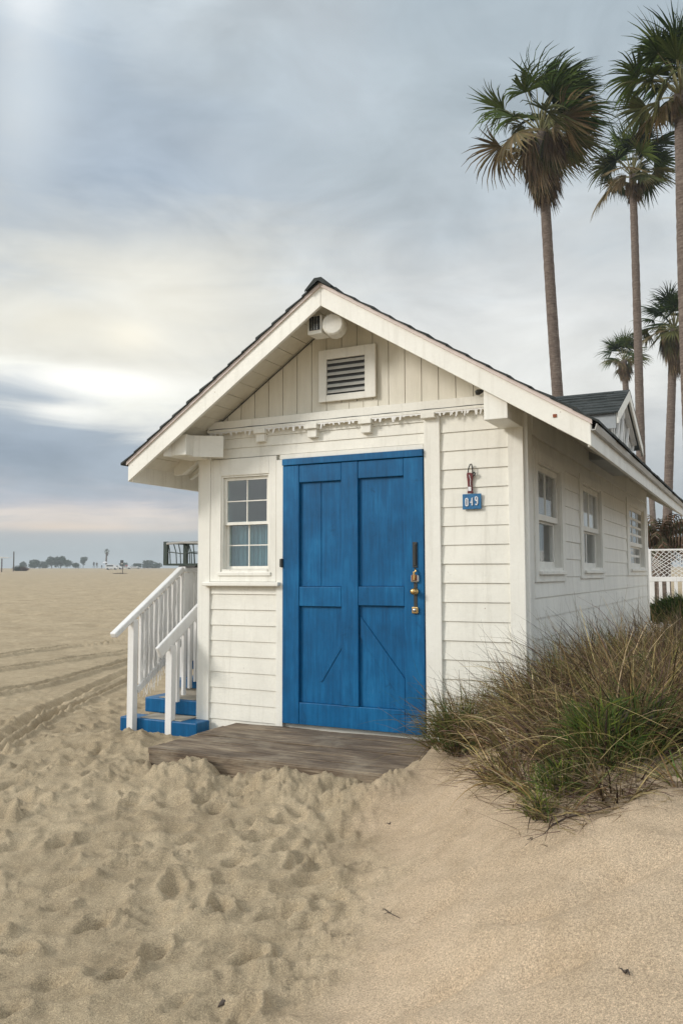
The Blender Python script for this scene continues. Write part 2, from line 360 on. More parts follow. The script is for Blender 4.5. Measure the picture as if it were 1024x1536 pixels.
# ------------------------------------------------------------------ the hut
L=7.1; W=2.79; AX=-1.395; AZ=3.36; SL=.63; OV=.45; XE=.54; XW=-3.215
roofz=lambda x,off=0:AZ-(.618 if x>AX else .675)*abs(x-AX)+off
EW=lambda sgn:(XE-AX) if sgn>0 else (AX-XW)
hut=thing('beach_hut','small white clapboard beach hut with blue door, gable roof and dormer on the sand','beach hut',(AX,0,0))
def clap(mb,u0,u1,z0,z1,e,n=0.0):
    z=z0
    while z<z1-.004:
        zt=min(z+e,z1); j=random.uniform(-.0015,.0015); k=random.uniform(-.001,.001)
        a=.0125+j; b=.003
        mb.add([(u0,n-.012,z+.002),(u1,n-.012,z+.002),(u1,n+a,z+.002+k),(u0,n+a,z+.002-k),(u0,n-.012,zt+.001),(u1,n-.012,zt+.001),(u1,n+b,zt+.001),(u0,n+b,zt+.001)],
               [(0,1,2,3),(4,7,6,5),(0,4,5,1),(3,2,6,7),(0,3,7,4),(1,5,6,2)])
        z+=e
# front clapboards
mb=MB(FRONT)
clap(mb,-2.69,-2.03,-.28+.003,1.079,.129); mb.build('wall',M['white'],hut)
mb=MB(FRONT); clap(mb,-2.69,-.745,2.152,2.40,.083); mb.build('wall',M['white'],hut)
mb=MB(FRONT); clap(mb,-.63,-.115,-.28,2.40,.139); mb.build('wall',M['white'],hut)
mb=MB(); # structural backing of the front wall, with window opening
for b_ in [(-2.785,-2.578,-.3,2.45),(-2.102,-.004,-.3,2.45),(-2.578,-2.102,-.3,1.197),(-2.578,-2.102,2.008,2.45)]:
    mb.box(b_[0],b_[1],.014,.09,b_[2],b_[3])
mb.build('wall',M['white'],hut)
# side wall
mb=MB(SIDE)
wins=[(.20,1.26,1.115,2.10,.31,1.14,1.205,2.02),(1.95,3.22,1.13,2.10,2.08,3.10,1.215,2.03),(5.0,6.93,1.15,2.13,5.22,6.76,1.24,2.07)]
us=[.14]; 
segs=[]
prev=.13
for w in wins: segs.append((prev,w[0]+.01,-.2,2.2)); segs.append((w[0]+.01,w[1]-.01,-.2,w[2]+.01)); segs.append((w[0]+.01,w[1]-.01,w[3]-.01,2.2)); prev=w[1]-.01
segs.append((prev,L-.10,-.2,2.2))
for (a,b,z0,z1) in segs:
    zz=-.2
    while zz+.15<z0: zz+=.15
    if z0>0: # partial board then whole boards
        if zz+.15<z1: clap(mb,a,b,z0,zz+.15,1); clap(mb,a,b,zz+.15,z1,.15)
        else: clap(mb,a,b,z0,z1,1)
    else: clap(mb,a,b,z0,z1,.15)
mb.build('wall',M['whiteside'],hut)['label']='shaded side wall of wide white boards'
mb=MB(SIDE)
prev=.004
for w in wins:
    mb.box(prev,w[4]-.003,-.09,-.014,-.3,2.5); mb.box(w[4]-.003,w[5]+.003,-.09,-.014,-.3,w[6]-.003); mb.box(w[4]-.003,w[5]+.003,-.09,-.014,w[7]+.003,2.5); prev=w[5]+.003
mb.box(prev,L-.004,-.09,-.014,-.3,2.5); mb.build('wall',M['whiteside'],hut)
mb=MB(lambda u,n,z:(-W-n,u,z)); clap(mb,.02,L,-.25,2.45,.15); mb.box(.095,L-.004,-.09,-.014,-.3,2.5); mb.build('wall',M['whiteside'],hut)
mb=MB(lambda u,n,z:(u,L+n,z)); clap(mb,-W+.0,-.0,-.25,2.45,.15); mb.box(-2.69,-.1,-.09,-.014,-.3,2.5); mb.build('wall',M['whiteside'],hut)
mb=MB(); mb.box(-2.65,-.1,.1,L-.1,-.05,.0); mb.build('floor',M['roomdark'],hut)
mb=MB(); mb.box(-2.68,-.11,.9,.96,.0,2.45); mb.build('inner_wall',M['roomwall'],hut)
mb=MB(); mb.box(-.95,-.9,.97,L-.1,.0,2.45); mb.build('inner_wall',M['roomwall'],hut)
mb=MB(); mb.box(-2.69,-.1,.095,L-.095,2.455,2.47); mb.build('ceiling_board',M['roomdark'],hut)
# gable boards
mb=MB(); x=-2.71; BW=.135
edges=[-2.745]+[ -2.66+BW*i for i in range(20)]
edges=[e for e in edges if e<-.03]+[-.03]
for a,b in zip(edges[:-1],edges[1:]):
    a+=.0028; b-=.0028
    pts=[(a,-.004,2.45),(b,-.004,2.45),(b,-.004,roofz(b,-.068))]
    if a<AX<b: pts.append((AX,-.004,roofz(AX,-.068)))
    pts.append((a,-.004,roofz(a,-.068)))
    mb.prism(pts,(0,.022,0))
mb.build('gable_wall',M['gable'],hut,bevel=.002)['label']='gable of vertical tongue and groove boards'
for (yy) in (.019,L-.05): mb=MB(); mb.prism([(-2.78,yy,2.45),(-.01,yy,2.45),(-.01,yy,roofz(-.01,-.07)),(AX,yy,AZ-.07),(-2.78,yy,roofz(-2.78,-.07))],(0,.03,0)); mb.build('gable_wall',M['whiteside'],hut)
# little offset panel of boards under the vent
mb=MB(FRONT); 
for i in range(3): mb.box(-1.50+i*.125,-1.50+(i+1)*.125-.005,.0045,.009,2.455,2.53)
mb.build('gable_patch',M['gable'],hut,bevel=.001)
# corner boards
for nm,args in [('corner_board',(-2.795,-2.683,-.026,.012,-.3,2.20)),('corner_board',(-.112,.0,-.028,.012,-.3,2.40))]:
    mb=MB(); mb.box(*args); mb.build(nm,M['trim'],hut,bevel=.004)
mb=MB(); mb.box(-.010,.026,.0,.135,-.3,2.40); mb.build('corner_board',M['whiteside'],hut,bevel=.003)
mb=MB(); mb.box(-.01,.024,L-.11,L+.02,-.3,2.40); mb.build('corner_board',M['whiteside'],hut,bevel=.003)
mb=MB(); mb.box(-2.812,-2.797,-.02,.11,-.3,2.40); mb.build('corner_board',M['whiteside'],hut,bevel=.003)
# side frieze board under the eave
mb=MB(SIDE); mb.box(.137,L-.112,.0,.03,2.19,2.43); mb.build('frieze_board',M['whiteside'],hut,bevel=.002)
# door casing
mb=MB(FRONT); mb.box(-.748,-.622,.0,.030,-.3,2.392); mb.build('door_casing',M['trim'],hut,bevel=.004)
mb=MB(FRONT); mb.box(-2.03,-1.966,.0,.028,-.3,2.108); mb.build('door_casing',M['trim'],hut,bevel=.003)
mb=MB(FRONT); mb.box(-2.0,-.752,-.01,.024,2.112,2.150); mb.build('door_casing',M['trim'],hut,bevel=.003)
# door
door=bpy.data.objects.new('door',None)
mb=MB(FRONT); mb.box(-1.963,-.751,-.013,.008,.0,2.106)
door=mb.build('door',M['blue'],hut); door['label']='bright blue four panel plank door'
def dpart(name,boxes,bev=.004,m='blue'):
    mb=MB(FRONT)
    for b_ in boxes: mb.box(*b_)
    return mb.build(name,M[m],door,bevel=bev)
WORG[door.name]=WORG[hut.name]
dpart('stile',[(-1.962,-1.812,.0085,.040,.001,2.052)]); dpart('stile',[(-1.435,-1.291,.0085,.040,.172,2.052)]); dpart('stile',[(-.909,-.752,.0085,.040,.001,2.052)])
dpart('rail',[(-1.81,-1.437,.0085,.037,1.912,2.052)]); dpart('rail',[(-1.289,-.911,.0085,.037,1.918,2.052)])
dpart('rail',[(-1.81,-1.437,.0085,.037,.925,1.078)]); dpart('rail',[(-1.289,-.911,.0085,.037,.938,1.082)])
dpart('rail',[(-1.81,-.911,.0085,.037,.001,.170)])
dpart('head_strip',[(-1.963,-.751,.0085,.052,2.056,2.108)])
for (a,b) in ((-1.806,-1.624),(-1.619,-1.44)): dpart('panel_board',[(a,b,.0085,.014,1.082,1.908)],.002)
dpart('panel_board',[(-1.285,-.915,.0085,.013,1.086,1.914)],.002)
dpart('panel_board',[(-1.806,-1.44,.0085,.012,.174,.921)],.002); dpart('panel_board',[(-1.285,-.915,.0085,.012,.174,.934)],.002)
mb=MB(FRONT); mb.prism([(-1.283,.0125,.86),(-1.283,.0125,.70),(-.917,.0125,.20),(-.917,.0125,.40)],(0,.010,0)); mb.build('brace',M['blue'],door,bevel=.003)
mb=MB(FRONT); mb.prism([(-1.64,.0125,.34),(-1.615,.0125,.34),(-1.442,.0125,.61),(-1.442,.0125,.655)],(0,.005,0)); mb.build('brace',M['blue'],door,bevel=.002)
# door hardware
hx=-.818
mb=MB(FRONT); mb.box(hx-.019,hx+.017,.041,.050,1.225,1.415); mb.box(hx-.010,hx+.008,.051,.058,1.24,1.40); mb.build('bolt_plate',M['charcoal'],door,bevel=.003)
mb=MB(); mb.tube([(hx,-.052,1.215),(hx+.012,-.062,1.20),(hx-.004,-.064,1.185),(hx+.004,-.066,1.165),(hx+.002,-.07,1.145)],.008,6); mb.build('chain',M['brass'],door,smooth=True)
mb=MB(FRONT); mb.box(hx-.031,hx+.031,.041,.062,1.115,1.172); mb.build('latch_box',M['steel'],door,bevel=.010)
mb=MB(FRONT); mb.box(hx-.022,hx+.022,.0625,.066,1.127,1.172); mb.build('latch_face',M['rust'],door,bevel=.003)
mb=MB(FRONT); mb.box(hx-.006,hx+.008,.0665,.080,1.130,1.195); mb.build('latch_tongue',M['brass'],door,bevel=.003)
mb=MB(FRONT); mb.box(hx-.014,hx+.014,.0385,.0445,.90,1.11); mb.build('lock_strap',M['charcoal'],door,bevel=.002)
mb=MB(); mb.lathe((hx,-.045,1.048),(0,-1,0),[(.026,0),(.028,.006),(.024,.014),(.015,.022),(.018,.032),(.024,.040),(.022,.052),(.010,.058),(.0,.059)],20); mb.build('door_knob',M['brass'],door,smooth=True)
mb=MB(FRONT); mb.box(hx-.026,hx+.024,.0455,.058,.885,.935); mb.build('lock_plate',M['brass'],door,bevel=.006)
mb=MB(); mb.lathe((hx-.001,-.058,.912),(0,-1,0),[(.014,0),(.014,.01),(.010,.016),(.0,.018)],16); mb.build('lock_cylinder',M['steel'],door,smooth=True)
mb=MB(FRONT); mb.box(-1.985,-1.955,.041,.047,1.235,1.30); mb.tube([(-1.964,.05,1.232),(-1.964,.05,1.303)],.006,8); mb.build('hinge',M['charcoal'],door)
# front window
def window(fr,u0,u1,z0,z1,casing,hole,name='window',m='trim',glassm='glass',meet=None,upper=(2,2),lower=(2,2),label=None,sill=True,dep=.05,mw_=.024,mun=.009):
    c0,c1,cz0,cz1=casing; h0,h1,hz0,hz1=hole
    mb=MB(fr)
    mb.box(c0,h0,.0,.024,cz0,cz1); mb.box(h1,c1,.0,.024,cz0,cz1); mb.box(h0,h1,.0,.0238,cz0,hz0); mb.box(h0,h1,.0,.0238,hz1,cz1)
    win=mb.build(name,M[m],hut,bevel=.003)
    if label: win['label']=label
    WORG[win.name]=WORG[hut.name]
    # jamb lining
    mb=MB(fr); mb.box(h0-.002,h0+.014,-.08,.012,hz0,hz1); mb.box(h1-.014,h1+.002,-.08,.012,hz0,hz1); mb.box(h0+.0145,h1-.0145,-.08,.0119,hz1-.014,hz1+.002); mb.box(h0+.0145,h1-.0145,-.08,.02,hz0-.002,hz0+.02)
    mb.build('jamb',M[m],win)
    a,b=h0+.016,h1-.016; top=hz1-.016; bot=hz0+.022; mid=meet
    def sash(a,b,z0,z1,n,grid,s):
        mb=MB(fr)
        mb.box(a,a+s,n-.03,n,z0,z1); mb.box(b-s,b,n-.03,n,z0,z1); mb.box(a+s,b-s,n-.03,n-.0003,z0,z0+s); mb.box(a+s,b-s,n-.03,n-.0003,z1-s,z1)
        gx,gz=grid
        for i in range(1,gx):
            q=a+s+(b-a-2*s)*i/gx; mb.box(q-mun/2,q+mun/2,n-.022,n-.006,z0+s,z1-s)
        for i in range(1,gz):
            q=z0+s+(z1-z0-2*s)*i/gz; mb.box(a+s,b-s,n-.021,n-.0065,q-mun/2,q+mun/2)
        mb.build('sash',M[m],win)
        mb=MB(fr); mb.box(a+s-.002,b-s+.002,n-.0165,n-.0125,z0+s-.002,z1-s+.002); mb.build('pane',M[glassm],win)
    sash(a,b,mid-.014,top,-.012,upper,mw_); sash(a,b,bot,mid+.014,-.044,lower,mw_)
    return win
w=window(FRONT,0,0,0,0,(-2.680,-2.034,1.116,2.148),(-2.576,-2.104,1.20,2.006),meet=1.605,label='small four over four sash window beside the blue door')
mb=MB(FRONT); mb.box(-2.73,-1.985,.0,.075,1.081,1.114); mb.build('window_ledge',M['trim'],hut,bevel=.006)
mb=MB(FRONT); mb.box(-2.60,-2.08,.0245,.036,1.166,1.196); mb.build('sill',M['trim'],w,bevel=.004)
mb=MB(FRONT); vs=[];fs=[]; n=50
for i in range(n+1):
    u=-2.56+.44*i/n; q=-.095+.007*math.sin(i*1.1)+.004*math.sin(i*2.7); vs+=[(u,q,1.21),(u,q,1.59),(u,q-.003,1.21),(u,q-.003,1.59)]
for i in range(n): k=i*4; fs+=[(k,k+4,k+5,k+1),(k+2,k+3,k+7,k+6)]
mb.add(vs,fs); M['teal']=paint('teal_curtain_cloth',(.20,.29,.31),(.13,.21,.24),.8); mb.build('curtain',M['teal'],w)['label']='faded teal half curtain'
# side windows
w1=window(SIDE,0,0,0,0,wins[0][:4],(.31,1.14,1.205,2.02),m='whiteside',glassm='sideglass',meet=1.60,upper=(2,1),lower=(1,1),label='nearest side window with lowered blind in its upper half',mw_=.045)
w2=window(SIDE,0,0,0,0,wins[1][:4],(2.08,3.10,1.215,2.03),m='whiteside',glassm='sideglass',meet=1.60,upper=(2,1),lower=(2,1),label='middle side window with pale curtain in its upper half',mw_=.045,mun=.03)
w3=window(SIDE,0,0,0,0,wins[2][:4],(5.22,6.76,1.24,2.07),m='whiteside',glassm='sideglass',meet=1.55,upper=(3,4),lower=(3,2),label='farthest side window divided by a grid of glazing bars',mw_=.05,mun=.03)
for wi,c in ((w1,wins[0]),(w2,wins[1]),(w3,wins[2])):
    mb=MB(SIDE); mb.box(c[4]-.02,c[5]+.02,.0245,.05,c[6]-.035,c[6]-.008); mb.build('sill',M['whiteside'],wi,bevel=.003)
mb=MB(SIDE); z=1.62
while z<1.99: mb.add([(.35,-.058,z+.013),(1.09,-.058,z+.013),(1.09,-.046,z),(.35,-.046,z),(.35,-.0575,z+.0145),(1.09,-.0575,z+.0145),(1.09,-.0455,z+.0015),(.35,-.0455,z+.0015)],[(0,1,2,3),(7,6,5,4),(0,4,5,1),(2,6,7,3)]); z+=.0155
mb.build('blind',M['tile'],w1)
mb=MB(SIDE); n=60; vs=[];fs=[]
for i in range(n+1):
    u=2.11+(.95)*i/n; q=-.062+.008*math.sin(i*.9)+.005*math.sin(i*2.3)
    vs+=[(u,q,1.615),(u,q,2.0),(u,q-.003,1.615),(u,q-.003,2.0)]
for i in range(n): k=i*4; fs+=[(k,k+4,k+5,k+1),(k+2,k+3,k+7,k+6)]
mb.add(vs,fs); mb.build('curtain',M['tile'],w2)
# head moulding, wire groove and the icicle fringe
mb=MB(FRONT); mb.box(-2.70,-.168,.0,.050,2.402,2.468); mb.build('head_moulding',M['trim'],hut,bevel=.004)
mb=MB(FRONT); mb.box(-2.70,-.168,.0,.058,2.376,2.3985); mb.build('head_moulding',M['trim'],hut,bevel=.003)
for bx_ in (-2.173,-1.689,-1.216,-.70):
    mb=MB(FRONT); 
    mb.box(bx_-.055,bx_+.055,.0,.075,2.335,2.375)
    if bx_<-1: mb.box(bx_-.042,bx_+.042,.0,.052,2.268,2.3345)
    mb.build('bracket_block',M['trim'],hut,bevel=.004)
# gable vent
mb=MB(FRONT)
mb.box(-1.632,-1.562,.019,.042,2.545,2.965); mb.box(-1.227,-1.135,.019,.042,2.545,2.965); mb.box(-1.562,-1.227,.019,.0415,2.545,2.598); mb.box(-1.562,-1.227,.019,.0415,2.886,2.965)
vent=mb.build('gable_vent',M['trim'],hut,bevel=.003); WORG[vent.name]=WORG[hut.name]; vent['label']='square louvred vent with broad white frame'
mb=MB(FRONT); mb.box(-1.561,-1.228,.0185,.022,2.599,2.885); mb.build('vent_backing',M['charcoal'],vent)
mb=MB(FRONT)
for i in range(6):
    z=2.61+i*.0475; mb.add([(-1.56,.024,z+.024),(-1.229,.024,z+.024),(-1.229,.0405,z),(-1.56,.0405,z),(-1.56,.024,z+.028),(-1.229,.024,z+.028),(-1.229,.0405,z+.006),(-1.56,.0405,z+.006)],[(0,1,2,3),(4,7,6,5),(0,4,5,1),(3,2,6,7)])
mb.build('vent_louvre',M['slats'],vent)
# ---- roof
roof=None
def slope_pts(side,x0,x1,off0,off1,y0,y1):
    pass
mb=MB(); y0,y1=-OV+.03,L+.02
for sgn in (-1,1):
    # sheathing planks running along the ridge direction
    n=15; xs_=[AX+sgn*(.012+(EW(sgn)-.03)*i/n) for i in range(n+1)]
    for a,b in zip(xs_[:-1],xs_[1:]):
        b2=b-sgn*.005
        mb.prism([(a,y0,roofz(a,-.040)),(b2,y0,roofz(b2,-.040)),(b2,y0,roofz(b2,-.063)),(a,y0,roofz(a,-.063))],(0,y1-y0,0))
soff=mb.build('soffit',M['gable'],hut); soff['label']='cream plank underside of the roof overhang'
mb=MB()
for sgn in (-1,1):
    xe=AX+sgn*(EW(sgn)-.01)
    mb.prism([(AX,y0,AZ-.037),(xe,y0,roofz(xe,-.037)),(xe,y0,roofz(xe,-.010)),(AX,y0,AZ-.010)],(0,y1-y0,0))
roof=mb.build('roof',M['shingle'],hut); roof['label']='roof of dark green black shingles'; WORG[roof.name]=WORG[hut.name]
mb=MB()
for sgn in (-1,1):
    rows=14; Ls=(EW(sgn)+.035)
    for i in range(rows):
        xa=Ls*i/rows; xb_=Ls*(i+1)/rows+.02
        y=-OV-.03
        while y<L+.03:
            wd=random.uniform(.16,.30); y2=min(y+wd,L+.04); lift=random.uniform(.010,.020); tb=random.uniform(-.006,.008)
            a=AX+sgn*xa; b=AX+sgn*(xb_+tb)
            mb.add([(a,y+.002,roofz(a,-.009)),(b,y+.002,roofz(b,-.009+lift*.35)),(b,y2,roofz(b,-.009+lift*.35)),(a,y2,roofz(a,-.009)),
                    (a,y+.002,roofz(a,-.002)),(b,y+.002,roofz(b,lift)),(b,y2,roofz(b,lift)),(a,y2,roofz(a,-.002))],[(3,2,1,0),(4,5,6,7),(0,1,5,4),(1,2,6,5),(2,3,7,6),(3,0,4,7)])
            y=y2
mb.build('shingles',M['shingle'],roof)
mb=MB(); y=-OV-.05
while y<L:
    lf=random.uniform(0,.01); mb.add([(AX-.11,y,roofz(AX-.11,.012+lf)),(AX-.03,y,AZ+.018+lf),(AX+.03,y,AZ+.018+lf),(AX+.11,y,roofz(AX+.11,.012+lf)),(AX-.11,y+.3,roofz(AX-.11,.004)),(AX-.03,y+.3,AZ+.010),(AX+.03,y+.3,AZ+.010),(AX+.11,y+.3,roofz(AX+.11,.004)),
      (AX-.11,y,roofz(AX-.11,-.004)),(AX,y,AZ-.0),(AX+.11,y,roofz(AX+.11,-.004))],[(0,1,5,4),(1,2,6,5),(2,3,7,6),(0,8,9,1),(1,9,2),(2,9,10,3)]); y+=.24
mb.build('ridge_cap',M['shingle'],roof)
# barge boards
for sgn in (-1,1):
    xe=AX+sgn*EW(sgn); mb=MB(); e=.0005*sgn
    mb.prism([(AX+e,-OV,AZ-.028),(xe,-OV,roofz(xe,-.028)),(xe,-OV,roofz(xe,-.180)),(AX+e,-OV,AZ-.180)],(0,.03,0)); mb.build('barge_board',M['trim'],hut,bevel=.003)
    mb=MB(); xe2=xe+sgn*.012
    mb.prism([(AX+e,-OV-.014,AZ-.004),(xe2,-OV-.014,roofz(xe2,-.004)),(xe2,-OV-.014,roofz(xe2,-.036)),(AX+e,-OV-.014,AZ-.036)],(0,.0135,0)); mb.build('barge_trim',M['pinktrim'],hut,bevel=.002)
    mb=MB(); mb.prism([(AX+e,L+.02,AZ-.028),(xe,L+.02,roofz(xe,-.028)),(xe,L+.02,roofz(xe,-.180)),(AX+e,L+.02,AZ-.180)],(0,.03,0)); mb.build('barge_board',M['whiteside'],hut)
mb=MB(FRONT); mb.box(.305,.33,OV+.0005,OV+.006,2.185,2.207); mb.build('rust_patch',M['rust'],hut,bevel=.002)
# eave fascias and gutter
mb=MB(); mb.box(XE-.026,XE,-OV+.031,L+.019,roofz(XE,-.180),roofz(XE,-.035)); mb.build('fascia',M['whiteside'],hut,bevel=.003)
mb=MB(); mb.box(XW,XW+.026,-OV+.031,L+.019,roofz(XW,-.180),roofz(XW,-.035)); mb.build('fascia',M['trim'],hut,bevel=.003)
mb=MB(); g0=roofz(XE,-.045)
mb.prism([(XE+.0005,-OV+.0,g0),(XE+.0005,-OV,g0-.035),(XE+.028,-OV,g0-.035),(XE+.040,-OV,g0-.004),(XE+.040,-OV,g0+.006),(XE+.034,-OV,g0+.006),(XE+.024,-OV,g0-.028),(XE+.006,-OV,g0-.028),(XE+.006,-OV,g0)],(0,L+OV+.04,0)); mb.build('gutter',M['gutter'],hut)
# rafter tails under both eaves
for sgn,xw in ((1,0.03),(-1,-2.82)):
    for i,y in enumerate(np.arange(.35,L-.2,.61)):
        x0=xw; x1=AX+sgn*(EW(sgn)-.03); mb=MB()
        mb.prism([(x0,y,roofz(x0,-.066)),(x1,y,roofz(x1,-.066)),(x1,y,roofz(x1,-.105)),(x0,y,roofz(x0,-.125))],(0,.045,0)); mb.build('rafter_tail',M['whiteside'] if sgn>0 else M['trim'],hut)
# plate beams carrying the overhang
mb=MB(); mb.box(-.165,-.002,-OV+.034,-.029,2.215,roofz(-.15,-.07)); mb.build('beam',M['trim'],hut,bevel=.004)
mb=MB(); mb.prism([(-2.90,-.36,2.155),(-2.69,-.36,2.155),(-2.69,-.36,2.325),(-2.90,-.36,2.325)],(0,.33,0)); mb.build('beam',M['trim'],hut,bevel=.004)
mb=MB(); mb.prism([(-2.905,-.375,2.150),(-2.50,-.10,2.150),(-2.50,-.10,2.33),(-2.905,-.375,2.33)],(.012,-.02,0)); mb.build('beam_cover',M['trim'],hut,bevel=.003)
mb=MB(); mb.prism([(-3.14,.06,2.21),(-3.14,.06,2.055),(-3.05,.06,2.055),(-2.83,.06,2.20),(-2.83,.06,2.27),(-3.06,.06,2.27)],(0,.05,0)); mb.build('knee_brace',M['trim'],hut,bevel=.003)
mb=MB(); mb.prism([(-2.95,.3,2.16),(-2.95,.3,2.02),(-2.82,.3,2.02),(-2.82,.3,2.16)],(0,.05,0)); mb.build('knee_brace',M['trim'],hut,bevel=.003)
# dormer
DY0,DY1,DX=2.42,3.90,.20; DAZ=3.07; DYC=3.1; dsl=.44
dz=lambda y:DAZ-dsl*abs(y-DYC)
dormer_mb=MB()
zf=roofz(DX)
dormer_mb.prism([(DX,DY0,zf-.1),(DX,DY1,zf-.1),(DX,DY1,dz(DY1)-.06),(DX,DYC,DAZ-.06),(DX,DY0,dz(DY0)-.06)],(-1.1,0,0))
dorm=dormer_mb.build('dormer',M['grey'],hut); dorm['label']='small gabled dormer with white lattice front on the roof'; WORG[dorm.name]=WORG[hut.name]
mb=MB(lambda u,n,z:(u,DY0-n,z)); 
for i in range(6): 
    z=2.28+i*.075
    if z+.075<dz(DY0)-.03: clap(mb,-.6,DX,z,z+.075,.075,.013)
mb.build('cheek_boards',M['grey'],dorm)
mb=MB()
for sgn in (-1,1):
    ye=DYC+(.84 if sgn<0 else 1.02)*sgn
    mb.prism([(.31,DYC,DAZ),(.31,ye,dz(ye)),(.31,ye,dz(ye)-.045),(.31,DYC,DAZ-.045)],(-1.45,0,0))
mb.build('dormer_roof',M['grey'],dorm)
mb=MB()
for sgn in (-1,1):
    rows=8
    for i in range(rows):
        WD=(.88 if sgn<0 else 1.06); a=WD*i/rows; b=WD*(i+1)/rows+.015; x=-1.18
        while x<.33:
            x2=min(x+random.uniform(.14,.26),.335); lf=random.uniform(.012,.024); ya,yb=DYC+sgn*a,DYC+sgn*b
            mb.add([(x+.002,ya,dz(ya)+.001),(x2,ya,dz(ya)+.001),(x2,yb,dz(yb)+.004),(x+.002,yb,dz(yb)+.004),(x+.002,ya,dz(ya)+.006),(x2,ya,dz(ya)+.006),(x2,yb,dz(yb)+lf),(x+.002,yb,dz(yb)+lf)],[(0,1,2,3),(7,6,5,4),(0,4,5,1),(1,5,6,2),(2,6,7,3),(3,7,4,0)]); x=x2
mb.build('dormer_shingles',M['shingle'],dorm)
for sgn in (-1,1):
    ye=DYC+(.85 if sgn<0 else 1.03)*sgn; mb=MB(); mb.prism([(.312,DYC+.001*sgn,DAZ-.004),(.312,ye,dz(ye)-.004),(.312,ye,dz(ye)-.11),(.312,DYC+.001*sgn,DAZ-.11)],(.022,0,0)); mb.build('dormer_barge_board',M['trim'],dorm,bevel=.003)
mb=MB(); mb.prism([(DX+.002,DY0+.02,zf-.05),(DX+.002,DY1-.02,zf-.05),(DX+.002,DY1-.02,dz(DY1)-.07),(DX+.002,DYC,DAZ-.09),(DX+.002,DY0+.02,dz(DY0)-.07)],(.004,0,0)); mb.build('dormer_pane',M['grey'],dorm)
mb=MB(); mb.box(-.35,.31,DYC-.86,DYC-.842,dz(DYC-.84)-.16,dz(DYC-.84)-.008); mb.build('dormer_fascia',M['grey'],dorm)
mb=MB(); X0=DX+.008
for i in range(9):
    y=DY0+.06+i*(DY1-DY0-.12)/8; mb.box(X0,X0+.03,y-.022,y+.022,zf-.05,dz(y)-.07)
for i in range(4):
    y=DY0+.1+i*.35; mb.beam((X0+.045,y,zf+.0),(X0+.045,y+.35,min(dz(y+.35),dz(y))-.1),.03,.022,(1,0,0)); 
mb.beam((X0+.06,DY0,dz(DY0)-.10),(X0+.06,DYC,DAZ-.12),.03,.05,(1,0,0)); mb.beam((X0+.06,DY1,dz(DY1)-.10),(X0+.06,DYC+.01,DAZ-.12),.03,.05,(1,0,0))
mb.box(X0+.04,X0+.08,DY0,DY1,zf+.01,zf+.06)
mb.build('dormer_lattice',M['rail'],dorm)
# ------------------------------------------------------------------ things fixed on the hut
# icicle fringe
mb=MB(FRONT); x=-2.66; mb.box(-2.68,-.175,.0515,.0568,2.366,2.3755)
while x<-.19:
    if min(abs(x-b_) for b_ in (-2.173,-1.689,-1.216,-.70))>.065:
        ln=random.choice([.015,.025,.035,.03,.045]) ; wdt=random.uniform(.012,.028); sk=random.uniform(-.014,.010)
        mb.prism([(x,.052,2.375),(x+wdt,.052,2.375),(x+wdt*.75+sk,.052,2.375-ln),(x+wdt*.25+sk,.052,2.375-ln)],(0,.005,0))
        x+=wdt+random.choice([.004,.012,.02,.03])
    else: x+=.02
tag(mb.build('icicle_fringe',M['rail']),'ragged white icicle fringe hanging under the moulding above the blue door','fringe')
# lamp housing
lam=thing('vent_lamp','round white fan housing with square grille under the roof peak','fan housing',(-1.40,-.2,3.07))
mb=MB(); mb.lathe((-1.36,-.30,3.065),Vector((.25,-1,0)),[(.0,-.08),(.080,-.08),(.086,-.070),(.086,.040),(.074,.052),(.0,.053)],14); mb.build('drum',M['trim'],lam,smooth=False,bevel=.003)
mb=MB(); mb.box(-1.565,-1.445,-.345,-.20,3.005,3.150); bxo=mb.build('grille_box',M['trim'],lam,bevel=.006)
mb=MB(); mb.box(-1.548,-1.457,-.350,-.346,3.035,3.142); mb.build('grille_opening',M['charcoal'],lam)
mb=MB(); [mb.box(x-.002,x+.002,-.354,-.3505,3.035,3.142) for x in (-1.525,-1.502,-1.48)]; mb.build('grille_bar',M['steel'],lam)
mb=MB(); mb.tube([(-1.42,-.27,3.14),(-1.40,-.25,3.29)],.012,8); mb.tube([(-1.33,-.25,3.15),(-1.38,-.22,3.28)],.008,8); mb.build('hanger',M['trim'],lam)
# dark wire along the left rake and frieze
mb=MB(); pts=[(-2.66,-.012,2.462)]+[(AX-.10-(1.20)*(1-i/8),-.012-(.0),roofz(AX-.10-1.20*(1-i/8),-.085)) for i in range(9)]+[(-1.45,-.22,3.02)]
mb.tube(pts,.0045,5); mb.build('wire',M['charcoal']); tag(bpy.data.objects['wire'],'thin dark wire running up the left rake to the fan housing','wire')
mb=MB(); pts=[(-2.68+2.5*i/24,-.053-.003*math.sin(i*1.7),2.4005+.002*math.sin(i*2.1)) for i in range(25)]; mb.tube(pts,.0035,5)
tag(mb.build('cord',M['charcoal']),'long thin dark cord lying along the moulding above the door','cord')
clampo=thing('bulb_socket','small dark bulb socket with curled wire beside the right beam end','socket',(-.25,-.05,2.5))
mb=MB(); mb.lathe((-.30,-.065,2.492),(1,0,.2),[(.0,-.03),(.016,-.028),(.022,-.01),(.016,.012),(.008,.03),(0,.03)],12); mb.build('socket',M['charcoal'],clampo,smooth=True)
mb=MB(); mb.tube([(-.28,-.065,2.495),(-.24,-.07,2.51),(-.20,-.075,2.50),(-.19,-.08,2.53),(-.215,-.08,2.545),(-.225,-.075,2.52),(-.19,-.07,2.515)],.006,6); mb.build('curled_wire',M['charcoal'],clampo,smooth=True)
mb=MB(); mb.tube([(-.24,-.05,2.50),(-.20,-.055,2.475),(-.235,-.055,2.462)],.010,6); mb.build('mount',M['trim'],clampo)
